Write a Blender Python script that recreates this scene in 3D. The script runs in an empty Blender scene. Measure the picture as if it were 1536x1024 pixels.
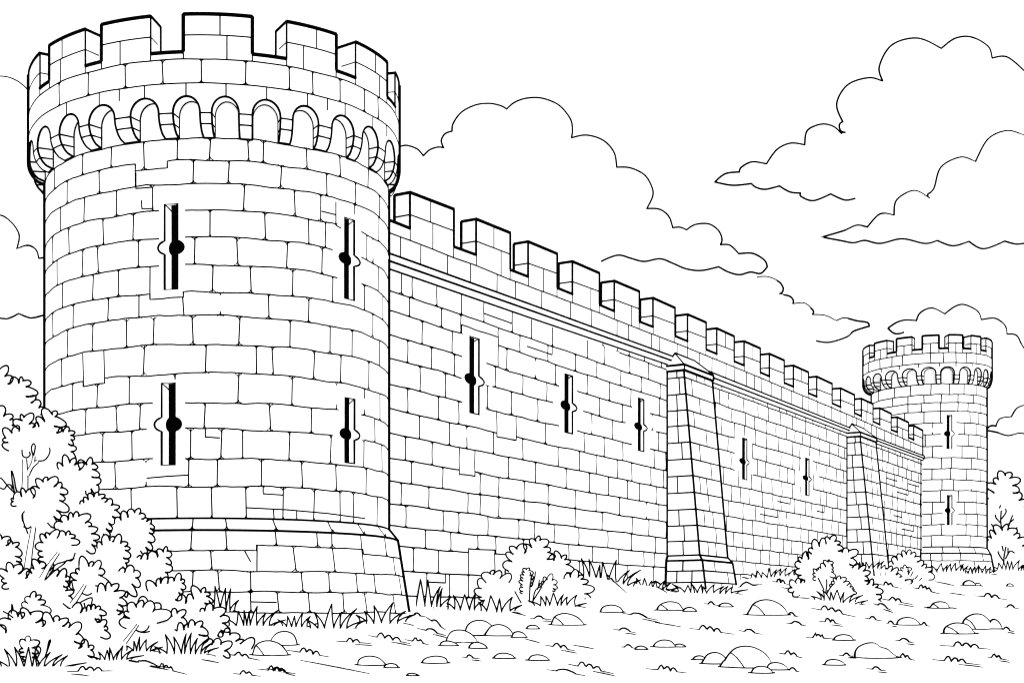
import bpy, bmesh, math, random
from mathutils import Vector, noise
from mathutils.geometry import delaunay_2d_cdt

random.seed(11)
SC = bpy.context.scene
COL = SC.collection
PI = math.pi

# ------------------------------------------------------------------ survey constants
F, CX, HY, EYE = 2240.0, 500.0, 935.0, 1.6     # focal length (px of a 1536 px wide frame), axis x, horizon y, eye height
SLOPE = 0.0553                                  # the ground climbs away from the viewer
LW = 1.42                                       # overall pen weight


def at(px, py, Y):
    return Vector(((px - CX) / F * Y, Y, EYE + (HY - py) / F * Y))


def gY(py):
    return EYE * F / (py - HY + F * SLOPE)


def gz(Y):
    """Height of the terrain."""
    if Y < -10:
        return SLOPE * -10
    if Y < 88:
        return SLOPE * Y
    if Y < 120:
        t = (Y - 88) / 32
        return SLOPE * (88 + 32 * (t - t * t / 2))
    return SLOPE * 104


BANK = [(780, 0), (845, .0), (875, .62), (905, .60), (945, .34), (990, .26), (1012, .10), (1100, .10), (1118, .30), (1190, .30), (1260, .12), (1330, .1), (1420, 0)]


def bank(x, y):
    """Earth heaped against the foot of the long wall."""
    d = Vector(((2030 - CX) / F, 1)).normalized()
    nx, ny = d.y, -d.x
    x0, y0 = 85 / F * 34.0, 34.0
    off = (x - x0) * nx + (y - y0) * ny              # distance in front of the wall
    if off > 4.5 or y < 30 or y > 78:
        return 0.0
    px = CX + F * x / y
    t = min(1, max(0, 1 - max(0, off - .9) / 3.2))
    if px < BANK[0][0] or px > BANK[-1][0]:
        return 0.0
    for (a, b), (c, e) in zip(BANK, BANK[1:]):
        if a <= px <= c:
            return (b + (e - b) * (px - a) / (c - a)) * t * t * (3 - 2 * t)
    return 0.0


def gpt(px, py, dz=0.0):
    Y = gY(py)
    p = at(px, py, Y)
    p.z = gz(Y) + bank(p.x, p.y) + dz
    return p


def pen(w, Y):
    """Radius of a pen line that is w px wide where it stands."""
    return 0.5 * w * LW * Y / F


# ------------------------------------------------------------------ materials
def make_mat(name, c0, c1, scale, rough):
    m = bpy.data.materials.new(name)
    m.use_nodes = True
    nt = m.node_tree
    b = nt.nodes['Principled BSDF']
    b.inputs['Roughness'].default_value = rough
    b.inputs['Specular IOR Level'].default_value = 0.0
    tc = nt.nodes.new('ShaderNodeTexCoord')
    n = nt.nodes.new('ShaderNodeTexNoise')
    n.inputs['Scale'].default_value = scale
    n.inputs['Detail'].default_value = 6
    r = nt.nodes.new('ShaderNodeValToRGB')
    r.color_ramp.elements[0].position = 0.3
    r.color_ramp.elements[1].position = 0.7
    r.color_ramp.elements[0].color = (*c0, 1)
    r.color_ramp.elements[1].color = (*c1, 1)
    nt.links.new(tc.outputs['Object'], n.inputs['Vector'])
    nt.links.new(n.outputs['Fac'], r.inputs['Fac'])
    nt.links.new(r.outputs['Color'], b.inputs['Base Color'])
    return m


STONE = make_mat('white_limewashed_stone', (.96, .96, .96), (.98, .98, .98), 3, 1)
LEAF = make_mat('white_paper_foliage', (.97, .97, .97), (.985, .985, .985), 6, 1)
EARTH = make_mat('white_paper_ground', (.96, .96, .96), (.98, .98, .98), .8, 1)
CLOUDM = make_mat('white_cloud', (.97, .97, .97), (.98, .98, .98), .02, 1)
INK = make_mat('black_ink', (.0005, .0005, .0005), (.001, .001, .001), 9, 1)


# ------------------------------------------------------------------ mesh builder
class MB:
    def __init__(self):
        self.v, self.f, self.m = [], [], []

    def add(self, verts, faces, mat=0):
        o = len(self.v)
        self.v += [Vector(p) for p in verts]
        for q in faces:
            self.f.append([i + o for i in q])
            self.m.append(mat)

    def mesh(self, me):
        o = len(self.v)
        self.v += [v.co.copy() for v in me.vertices]
        for p in me.polygons:
            self.f.append([i + o for i in p.vertices])
            self.m.append(0)

    def tube(self, pts, r, closed=False, sides=6):
        """A pen line: a slim solid rod along pts (r a number or one per point)."""
        P = [Vector(p) for p in pts]
        R = list(r) if isinstance(r, (list, tuple)) else [r] * len(P)
        Q, S = [], []
        for p, k in zip(P, R):
            if not Q or (p - Q[-1]).length > 1e-5:
                Q.append(p); S.append(k)
        if len(Q) < 2:
            return
        n = len(Q)
        o = len(self.v)
        nrm = None
        for i in range(n):
            if closed:
                t = Q[(i + 1) % n] - Q[i - 1]
            else:
                t = Q[min(i + 1, n - 1)] - Q[max(i - 1, 0)]
            if t.length < 1e-9:
                t = Vector((0, 0, 1))
            t.normalize()
            if nrm is None:
                ref = Vector((0, 1, 0)) if abs(t.y) < .9 else Vector((0, 0, 1))
                nrm = t.cross(ref).normalized()
            else:
                nrm = nrm - t * nrm.dot(t)
                if nrm.length < 1e-6:
                    nrm = t.orthogonal()
                nrm.normalize()
            b = t.cross(nrm)
            # keep the width through corners
            mit = 1.0
            if 0 < i < n - 1:
                a1 = (Q[i] - Q[i - 1]).normalized(); a2 = (Q[i + 1] - Q[i]).normalized()
                c = max(.35, math.sqrt(max(0, (1 + a1.dot(a2)) / 2)))
                mit = min(1.25, 1 / c)
            for k in range(sides):
                a = 2 * PI * k / sides
                self.v.append(Q[i] + (nrm * math.cos(a) + b * math.sin(a)) * S[i] * mit)
        segs = n if closed else n - 1
        for i in range(segs):
            j = (i + 1) % n
            for k in range(sides):
                l = (k + 1) % sides
                self.f.append([o + i * sides + k, o + i * sides + l, o + j * sides + l, o + j * sides + k])
                self.m.append(1)
        if not closed:
            self.f.append([o + k for k in range(sides)][::-1]); self.m.append(1)
            self.f.append([o + (n - 1) * sides + k for k in range(sides)]); self.m.append(1)

    def build(self, name, paper, parent=None, loc=None):
        loc = Vector(loc) if loc is not None else Vector((0, 0, 0))
        base = loc
        p = parent
        while p is not None:
            base = base + p.location
            p = p.parent
        me = bpy.data.meshes.new(name)
        me.from_pydata([v - base for v in self.v], [], self.f)
        me.materials.append(paper)
        me.materials.append(INK)
        me.polygons.foreach_set('material_index', self.m)
        me.update()
        o = bpy.data.objects.new(name, me)
        COL.objects.link(o)
        o.location = loc
        if parent is not None:
            o.parent = parent
        return o


def tag(o, label=None, cat=None, group=None, kind=None):
    for k, v in (('label', label), ('category', cat), ('group', group), ('kind', kind)):
        if v:
            o[k] = v
    return o


def empty(name, loc):
    o = bpy.data.objects.new(name, None)
    o.empty_display_size = .3
    o.location = loc
    COL.objects.link(o)
    return o


def catmull(p, n=6):
    out = []
    for i in range(len(p) - 1):
        a = p[max(i - 1, 0)]; b = p[i]; c = p[i + 1]; d = p[min(i + 2, len(p) - 1)]
        for k in range(n):
            t = k / n
            out.append(tuple(.5 * (2 * b[j] + (c[j] - a[j]) * t + (2 * a[j] - 5 * b[j] + 4 * c[j] - d[j]) * t * t +
                                   (3 * b[j] - a[j] - 3 * c[j] + d[j]) * t ** 3) for j in range(len(b))))
    out.append(tuple(p[-1]))
    return out


def interp(tab, x):
    if x <= tab[0][0]:
        (a, b), (c, d) = tab[0], tab[1]
    elif x >= tab[-1][0]:
        (a, b), (c, d) = tab[-2], tab[-1]
    else:
        for i in range(len(tab) - 1):
            if tab[i][0] <= x <= tab[i + 1][0]:
                (a, b), (c, d) = tab[i], tab[i + 1]
                break
    return b + (d - b) * (x - a) / (c - a)


def cut(mb, cutters):
    """Return mb's solid with the cutter prisms (near ring, far ring) taken out."""
    o = mb.build('cut_base', STONE)
    mods = []
    for near, far in cutters:
        bm = bmesh.new()
        a = [bm.verts.new(p) for p in near]
        b = [bm.verts.new(p) for p in far]
        n = len(a)
        bm.faces.new(a); bm.faces.new(b[::-1])
        for i in range(n):
            bm.faces.new((a[i], a[(i + 1) % n], b[(i + 1) % n], b[i]))
        bmesh.ops.recalc_face_normals(bm, faces=bm.faces)
        me = bpy.data.meshes.new('cutter'); bm.to_mesh(me); bm.free()
        c = bpy.data.objects.new('cutter', me); COL.objects.link(c)
        m = o.modifiers.new('cut', 'BOOLEAN'); m.operation = 'DIFFERENCE'; m.solver = 'EXACT'; m.object = c
        mods.append(c)
    dg = bpy.context.evaluated_depsgraph_get()
    me = bpy.data.meshes.new_from_object(o.evaluated_get(dg))
    out = MB(); out.mesh(me)
    for c in mods + [o]:
        d = c.data
        bpy.data.objects.remove(c); bpy.data.meshes.remove(d)
    bpy.data.meshes.remove(me)
    return out


def slit_outline(x0, x1, y0, y1, yc, xl, xr):
    """Arrow slit with a round eye half way, as (x, y) around its edge."""
    hb = max((xr - xl) * .26, 3.0)
    P = [(x0, y0), (x1, y0), (x1, yc - hb)]
    for k in range(1, 8):
        a = -PI / 2 + PI * k / 8
        P.append((x1 + (xr - x1) * math.cos(a) ** 1.25, yc + hb * .95 * math.sin(a)))
    P += [(x1, yc + hb), (x1, y1), (x0, y1), (x0, yc + hb)]
    for k in range(1, 8):
        a = PI / 2 + PI * k / 8
        P.append((x0 - (x0 - xl) * abs(math.cos(a)) ** 1.25, yc + hb * .95 * math.sin(a)))
    P.append((x0, yc - hb))
    return P


def splay(out, x0, x1, dark_right, k):
    """The inner edge of a slit: one jamb is splayed, so the black plate painted as its dark inside fills only part of the opening."""
    h = (x1 - x0) / 2 * k
    res = []
    for x, y in out:
        if dark_right:
            e = x0 + h
            res.append((e + (x - x0) * .42 if x < x0 - .5 else max(x, e), y))
        else:
            e = x1 - h
            res.append((e + (x - x1) * .42 if x > x1 + .5 else min(x, e), y))
    return res


# ------------------------------------------------------------------ round towers
class Tower:
    def __init__(self, name, xl, xr, Yc, xref):
        a1 = math.atan((xl - CX) / F); a2 = math.atan((xr - CX) / F)
        self.am = (a1 + a2) / 2
        self.c = Vector((math.tan(self.am) * Yc, Yc, 0))
        self.D = self.c.length
        self.R = self.D * math.sin((a2 - a1) / 2)
        self.u = (-self.c).normalized()
        self.w = Vector((-self.u.y, self.u.x, 0))
        self.xref = xref
        self.name = name

    def radius(self, x):
        return self.D * abs(math.sin(math.atan((x - CX) / F) - self.am))

    def pos(self, R, phi, z):
        p = self.c + self.u * (R * math.cos(phi)) + self.w * (R * math.sin(phi))
        return Vector((p.x, p.y, z))

    def hit(self, px, R):
        d = Vector(((px - CX) / F, 1, 0)).normalized()
        b = d.dot(self.c)
        h2 = self.D ** 2 - b * b
        q = R * R - h2
        if q < 0:
            s = 1 if d.dot(self.w) * self.D > 0 and (d * b - self.c).dot(self.w) > 0 else -1
            return s * math.acos(R / self.D), self.D
        p = d * (b - math.sqrt(q))
        r = p - self.c
        return math.atan2(r.dot(self.w), r.dot(self.u)), p.y

    def z(self, py, R, px=None):
        _, Y = self.hit(px if px is not None else self.xref, R)
        return EYE + (HY - py) / F * Y

    def tangent(self, R):
        return math.acos(R / self.D)


def build_tower(cfg):
    T = Tower(cfg['name'], cfg['xl'], cfg['xr'], cfg['Yc'], cfg['xref'])
    R = T.R
    R2 = (T.radius(cfg['pl']) + T.radius(cfg['pr'])) / 2
    Yf = T.c.y - R
    thin, mid, fat = pen(cfg['thin'], Yf), pen(cfg['mid'], Yf), pen(cfg['fat'], Yf)
    root = empty('round_tower', (T.c.x, T.c.y, gz(Yf)))
    tag(root, cfg['label'], 'tower', 'round towers at the two ends of the wall')
    z_of = lambda py, rr=R: T.z(py, rr)
    zr1, zr2 = z_of(cfg['ring1']), z_of(cfg['ring2'], T.radius(cfg['ring2_x']))
    Rr2, Rb = T.radius(cfg['ring2_x']), T.radius(cfg['base_x'])
    zbase = z_of(cfg['base'], Rb)
    zbot = gz(Yf) - .8
    zneck = z_of(cfg['lines'][0])                # where the corbels meet the shaft
    slope = (Rb - Rr2) / (zr2 - zbase)

    def Rz(z):
        if z >= zr1:
            return R
        if z >= zr2:
            return R + (Rr2 - R) * (zr1 - z) / (zr1 - zr2)
        return Rr2 + slope * (zr2 - z)

    ex = []                                      # clear margins round the slits
    for (x0, x1, y0, y1, yc, xl, xr, dep) in cfg['slits']:
        g_ = cfg['gap']
        zz_ = lambda y: T.z(y, R, (x0 + x1) / 2)
        ex.append((T.hit(x0 - g_, R)[0], T.hit(x1 + g_ * 1.2, R)[0], zz_(y1) - .03, zz_(y0) + .03))
        ex.append((T.hit(xl - g_, R)[0], T.hit(xr + g_, R)[0], zz_(yc + g_ * 1.7), zz_(yc - g_ * 1.7)))

    ex2 = []
    for (x0, x1, y0, y1, yc, xl, xr, dep) in cfg['slits']:
        zz_ = lambda y: T.z(y, R, (x0 + x1) / 2)
        ex2.append((T.hit(x0 - 5, R)[0], T.hit(x1 + 5, R)[0], zz_(y1) - .04, zz_(y0) + .04))
        ex2.append((T.hit(xl - 2, R)[0], T.hit(xr + 2, R)[0], zz_(yc + 12), zz_(yc - 12)))

    def clear(phi, z):
        return not any(a < phi < b and c < z < d for a, b, c, d in ex2)

    def free(phi, z):
        return not any(a < phi < b and c < z < d for a, b, c, d in ex)

    # ---- shaft with its slits cut in shallow and backed by black plates
    NS = 144
    ztop = zneck + (z_of(cfg['arch_top'], R2) - zneck)
    solid = MB()
    ring = lambda rr, z: [T.pos(rr, 2 * PI * k / NS, z) for k in range(NS)]
    solid.add(ring(R, zr1) + ring(R, ztop), [[k, (k + 1) % NS, NS + (k + 1) % NS, NS + k] for k in range(NS)] +
              [list(range(NS))[::-1], list(range(NS, 2 * NS))])
    cutters, slit_parts = [], []
    for (x0, x1, y0, y1, yc, xl, xr, dep) in cfg['slits']:
        xm = (x0 + x1) / 2
        out = slit_outline(x0, x1, y0, y1, yc, xl, xr)
        pz = [(T.hit(x, R)[0], T.z(y, R, xm)) for x, y in out]
        pin = [(T.hit(x, R)[0], T.z(y, R, xm)) for x, y in splay(out, x0, x1, dep > 0, cfg['splay'] if dep < 0 else .85)]
        dep = abs(dep)
        far_ = [T.pos(R - dep, p, z) for p, z in pin]
        near_ = [T.pos(R, p, z) for p, z in pz]
        cutters.append(([a + (a - b) * .25 for a, b in zip(near_, far_)], far_))
        s = MB()
        s.add([T.pos(R - dep + .004, p, z) for p, z in pin], [list(range(len(pz)))], 1)  # black plate at the back: the slit's inner darkness is painted
        s.tube([T.pos(R + .002, p, z) for p, z in pz], mid * cfg['rim'], True)
        # jamb corner lines at the head of the slit
        for q in (pz[0], pz[1]):
            s.tube([T.pos(R, q[0], q[1]), T.pos(R - dep * .8, sum(k[0] for k in pz[:2]) / 2, q[1] - cfg['head'])], thin * .7)
        slit_parts.append(s)
    body = cut(solid, cutters)
    L = [z_of(y) for y in cfg['lines']]
    rnd = random.Random(cfg['seed'])

    SH = {}
    for (i, xa, xb, dy) in cfg.get('shifts', []):
        pa, pb = T.hit(xa, Rz(L[i]))[0], T.hit(xb, Rz(L[i]))[0]
        SH.setdefault(i, []).append((pa, pb, dy * Yf / F))

    def zl_at(i, phi):
        return L[i] + sum(d for a, b, d in SH.get(i, []) if a <= phi <= b)

    def course(mb, z, amp, r, seed, off=0):
        seg = []
        grid = sorted([(-PI + 2 * PI * k / 180) for k in range(181)] + [p + e for a, b, _ in SH.get(seed, []) for p in (a, b) for e in (-1e-4, 1e-4)])
        for phi in grid:
            zz = zl_at(seed, phi) + amp * noise.noise(Vector((phi * 5, seed * 7.3, 1.5))) + amp * .35 * noise.noise(Vector((phi * 17, seed * 3.3, 7)))
            if free(phi, zz):
                seg.append(T.pos(Rz(zz) + off, phi, zz))
            else:
                if len(seg) > 1:
                    mb.tube(seg, r)
                seg = []
        if len(seg) > 1:
            mb.tube(seg, r)

    def joint(mb, phi, z0, z1, r, rad=Rz, fil=True, dash=False):
        lean = rnd.uniform(-.009, .009)
        n = 5
        pts = [(phi + lean * (k / n - .5), z0 + (z1 - z0) * k / n) for k in range(n + 1)]
        run = []
        for k, (p, z) in enumerate(pts):
            ok = clear(p, z) and not (dash and k in (2, 4) and rnd.random() < .6)
            if ok:
                run.append(T.pos(rad(z), p, z))
            if not ok or k == n:
                if len(run) > 1:
                    mb.tube(run, r)
                run = []
        if fil:                                    # worn stone corners
            e = cfg['worn']
            for zz, s in ((z0, 1), (z1, -1)):
                for q in (-1, 1):
                    if free(phi, zz):
                        mb.tube([T.pos(rad(zz), phi + q * e / R, zz), T.pos(rad(zz), phi + q * e * .25 / R, zz - s * -e * .35), T.pos(rad(zz), phi, zz + s * e)], r * .62)

    amp = cfg['amp']
    rows = cfg['rows']
    for i, z in enumerate(L):
        if z > zr1 + .05:
            course(body, z, amp, thin, i)
    plinth = MB()
    zs = [zr1 - .0005, zr2, zbot]
    rr = [Rz(z) for z in zs]
    for a in range(2):
        plinth.add(ring(rr[a], zs[a]) + ring(rr[a + 1], zs[a + 1]), [[k, NS + k, NS + (k + 1) % NS, (k + 1) % NS] for k in range(NS)])
    plinth.add(ring(rr[2], zbot), [list(range(NS))[::-1]])
    plinth.tube(ring(R + .004, zr1), mid * 1.05, True)
    plinth.tube(ring(Rr2 + .004, zr2), mid * 1.05, True)
    for i in range(len(L) - 1):
        zt, zb = L[i], L[i + 1]
        target = body if zb >= zr1 - .05 else plinth
        if target is plinth and abs(zb - zr2) > .06 and i + 1 < len(L):
            course(plinth, zb, amp, thin, i + 1)
        xs = rows[i] if i < len(rows) else []
        phis = [T.hit(x, Rz((zt + zb) / 2))[0] for x in xs]
        hi = max(phis + [1.2]); lo = min(phis + [-1.2])
        p = hi + rnd.uniform(.22, .34)
        while p < 2 * PI + lo - .2:
            phis.append(p if p < PI else p - 2 * PI)
            p += rnd.uniform(.24, .42)
        for p in phis:
            vis = abs(p) < 1.35
            joint(body if target is body else plinth, p, zl_at(i + 1, p), zl_at(i, p), thin, Rz, cfg['worn'] > 0 and vis and not any(abs(p - q) < .012 for v in (i, i + 1) for a, b, _ in SH.get(v, []) for q in (a, b)), rnd.random() < .035)
    for poly in cfg.get('extra', []):
        pts = []
        fine = [tuple(a[q] + (b[q] - a[q]) * k / 6 for q in (0, 1)) for a, b in zip(poly, poly[1:]) for k in range(6)] + [poly[-1]]
        for x, y in fine:
            ph, Y = T.hit(x, R)
            z = EYE + (HY - y) / F * Y
            for _ in range(3):
                ph, Y = T.hit(x, Rz(z))
                z = EYE + (HY - y) / F * Y
            pts.append(T.pos(Rz(z), ph, z))
        (body if poly[0][1] < cfg['ring1'] else plinth).tube(pts, thin)
    # shaft outline
    for s in (-1, 1):
        t = T.tangent(R)
        body.tube([T.pos(R + fat * .5, s * t, zr1), T.pos(R + fat * .5, s * t, zneck)], fat)
        pl = []
        for z in (zr1, zr2, zr2 - .4, zbase - .3, zbot):
            pl.append(T.pos(Rz(z) + fat * .5, s * T.tangent(Rz(z)), z))
        plinth.tube(pl, fat)
    body.build('shaft', STONE, root)
    plinth.build('plinth', STONE, root)
    for s in slit_parts:
        s.build('arrow_slit', STONE, root)

    # ---- corbelled arches (the crown sits a hand's breadth off the shaft's axis)
    ac = (math.atan((cfg['pl'] - CX) / F) + math.atan((cfg['pr'] - CX) / F)) / 2
    c0, u0, w0 = T.c.copy(), T.u.copy(), T.w.copy()
    T.am = ac
    T.c = Vector((math.sin(ac), math.cos(ac), 0)) * T.D
    T.u = (-T.c).normalized()
    T.w = Vector((-T.u.y, T.u.x, 0))
    c1 = T.c.copy()
    R2 = T.D * math.sin((math.atan((cfg['pr'] - CX) / F) - math.atan((cfg['pl'] - CX) / F)) / 2)
    zat = z_of(cfg['p_lines'][1], R2)              # foot of the plain parapet
    zsp = z_of(cfg['spring'], R2)
    zap = z_of(cfg['arch_top'], R2)
    zcv = z_of(cfg['curve'], R2)

    def Ro(z):
        if z >= zcv:
            return R2
        t = max(0, (z - zneck) / (zcv - zneck))
        return R + .02 + (R2 - R - .02) * math.sqrt(max(0, 1 - (1 - t) ** 2)) ** 1.15

    def cpos(rad, phi, z):
        t = min(1, max(0, (rad - R) / (R2 - R)))
        c = c0.lerp(c1, t)
        p = c + T.u * (rad * math.cos(phi)) + T.w * (rad * math.sin(phi))
        return Vector((p.x, p.y, z))

    M = MB()
    cen = [T.hit(a, R2)[0] for a in cfg['arches']]
    cen.sort()
    nb = cfg['back_arches']
    gap = (cen[0] + 2 * PI - cen[-1]) / (nb + 1)
    cen += [cen[-1] + gap * (k + 1) for k in range(nb)]
    n = len(cen)
    legs = 8
    for i, c in enumerate(cen):
        pl = (cen[i - 1] - (2 * PI if i == 0 else 0)); pr = (cen[(i + 1) % n] + (2 * PI if i == n - 1 else 0))
        ml, mr = (pl + c) / 2, (pr + c) / 2
        hw = cfg['arch_w'] * min(c - ml, mr - c)
        U = []
        for k in range(legs):
            U.append((c - hw, zneck + (zsp - zneck) * k / legs))
        na = 16
        for k in range(na + 1):
            a = PI - PI * k / na
            U.append((c + hw * math.cos(a), zsp + (zap - zsp) * math.sin(a)))
        for k in range(legs):
            U.append((c + hw, zsp - (zsp - zneck) * (k + 1) / legs))
        outer = [cpos(Ro(z), p, z) for p, z in U]
        inner = [cpos(R + .006, p, z) for p, z in U]
        m = len(U)
        M.add(outer + inner, [[k, k + 1, m + k + 1, m + k] for k in range(m - 1)])
        # faces over the arch
        top = [cpos(R2, p, zat) for p, z in U]
        M.add(outer + top, [[k, k + 1, m + k + 1, m + k] for k in range(legs, legs + na)])
        for mm, rng, pe in ((ml, list(range(0, legs + 1)), c - hw), (mr, list(range(m - 1, m - 2 - legs, -1)), c + hw)):
            edge = [cpos(Ro(U[k][1]), U[k][0], U[k][1]) for k in rng]
            side = [cpos(Ro(U[k][1]), mm, U[k][1]) for k in rng]
            q = len(rng)
            M.add(edge + side, [[k, k + 1, q + k + 1, q + k] for k in range(q - 1)])
            M.add([cpos(R2, pe, zsp), cpos(R2, mm, zsp), cpos(R2, mm, zat), cpos(R2, pe, zat)], [[0, 1, 2, 3]])
            # corbel courses
            M.tube([cpos(Ro(zneck) + .004, pe, zneck), cpos(Ro(zneck) + .004, mm, zneck)], mid)
            for py in cfg['corbel']:
                zz = z_of(py, R)
                M.tube([cpos(R + .01, pe, zz), cpos(Ro(zz), pe, zz), cpos(Ro(zz) + .003, mm, zz)], thin)
        M.tube(outer, mid)
        M.tube(inner, mid * .85)
    # row of short joints above the arches
    for x in cfg['p_rows'][1]:
        p = T.hit(x, R2)[0]
        zlow = zat - (zat - zap) * .95
        for c in cen:
            pass
        M.tube([cpos(R2, p, zat), cpos(R2, p, zlow)], thin)
    for s in (-1, 1):
        M.tube([cpos(Ro(z) + fat * .5, s * T.tangent(Ro(z)), z) for z in [zneck + (zat - zneck) * k / 14 for k in range(15)]], fat)
    M.build('machicolation', STONE, root)

    # ---- parapet ring
    zsl = z_of(cfg['sill'], R2)
    Ri = R2 - cfg['thick']
    Pm = MB()
    NP = 144
    rg = lambda r_, z: [T.pos(r_, 2 * PI * k / NP, z) for k in range(NP)]
    quad = [[k, (k + 1) % NP, NP + (k + 1) % NP, NP + k] for k in range(NP)]
    Pm.add(rg(R2, zat) + rg(R2, zsl), quad)
    Pm.add(rg(R2, zsl) + rg(Ri, zsl), quad)
    zfl = zsl - 1.0
    Pm.add(rg(Ri, zsl) + rg(Ri, zfl), quad)
    Pm.add(rg(Ri, zfl), [list(range(NP))])
    zl = [z_of(y, R2) for y in cfg['p_lines']]
    for i, z in enumerate(zl):
        Pm.tube([T.pos(R2, 2 * PI * k / 180, z + amp * .6 * noise.noise(Vector((k * .17, i * 3.1, 2)))) for k in range(180)], thin, True)
    for x in cfg['p_rows'][0]:
        joint(Pm, T.hit(x, R2)[0], zl[1], zl[0], thin, lambda z: R2, cfg['worn'] > 0)
    for s in (-1, 1):
        t = T.tangent(R2)
        Pm.tube([T.pos(R2 + fat * .5, s * t, zat), T.pos(R2 + fat * .5, s * t, zsl)], fat)
    # ---- merlons
    ztp = z_of(cfg['top'], R2)
    zmd = z_of(cfg['mid_line'], R2)
    spans = [(T.hit(a, R2)[0] if a is not None else -T.tangent(R2) - .22, T.hit(b, R2)[0] if b is not None else T.tangent(R2) + .22) for a, b in cfg['merlons']]
    spans.sort()
    a0, a1 = spans[-1][1], spans[0][0] + 2 * PI
    nbk = cfg['back_merlons']
    pitch = (a1 - a0) / (nbk + .5 * (nbk + 1))
    q = a0 + pitch * .5
    for k in range(nbk):
        spans.append((q, q + pitch)); q += pitch * 1.5
    prev_end = None
    tn = T.tangent(R2)
    for i, (pa, pb) in enumerate(spans):
        m = MB()
        N = 10
        ph = [pa + (pb - pa) * k / N for k in range(N + 1)]
        o_b = [T.pos(R2, p, zsl) for p in ph]; o_t = [T.pos(R2, p, ztp) for p in ph]
        i_b = [T.pos(Ri, p, zsl) for p in ph]; i_t = [T.pos(Ri, p, ztp) for p in ph]
        q = N + 1
        strip = [[k, k + 1, q + k + 1, q + k] for k in range(N)]
        m.add(o_b + o_t, strip); m.add(o_t + i_t, strip); m.add(i_t + i_b, strip)
        for k in (0, N):
            m.add([o_b[k], o_t[k], i_t[k], i_b[k]], [[0, 1, 2, 3]])
            facing = (ph[k] > 0) == (k == 0)           # the side one sees past the corner
            m.tube([o_b[k], o_t[k]], mid * .8 if facing else fat)
            m.tube([o_t[k], i_t[k]], fat * .8)
            m.tube([i_t[k], i_b[k]], fat * .8)
            m.tube([o_b[k], i_b[k]], mid * .8)
            zz = zmd
            m.tube([T.pos(R2, ph[k], zz), T.pos(R2 - cfg['thick'] * .7, ph[k], zz)], thin * .8)
        m.tube(o_t, fat)
        m.tube(i_t, mid)
        m.tube([T.pos(R2, p, zmd) for p in ph], thin)
        fr = cfg['m_joint'].get(i, (rnd.uniform(.35, .65), rnd.uniform(.3, .75)))
        if fr[0] is not None:
            m.tube([T.pos(R2, pa + (pb - pa) * fr[0], zmd), T.pos(R2, pa + (pb - pa) * fr[0], ztp)], thin)
        m.tube([T.pos(R2, pa + (pb - pa) * fr[1], zmd), T.pos(R2, pa + (pb - pa) * fr[1], zl[0])], thin)
        for s in (-1, 1):
            if pa < s * tn < pb:
                m.tube([T.pos(R2 + fat * .5, s * tn, zsl), T.pos(R2 + fat * .5, s * tn, ztp)], fat)
        m.build('merlon', STONE, root)
        # sill of the gap before this merlon, and the short joints under it
    order = sorted((a % (2 * PI), b % (2 * PI)) for a, b in spans)
    for k in range(len(order)):
        s0 = order[k][1]; s1 = order[(k + 1) % len(order)][0]
        if s1 < s0:
            s1 += 2 * PI
        Pm.tube([T.pos(R2, s0 + (s1 - s0) * j / 6, zsl) for j in range(7)], fat)
        for e in (s0, s1):
            Pm.tube([T.pos(R2, e, zsl), T.pos(R2, e, zl[0])], thin)
    Pm.build('parapet', STONE, root)
    return T, R, R2


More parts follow.
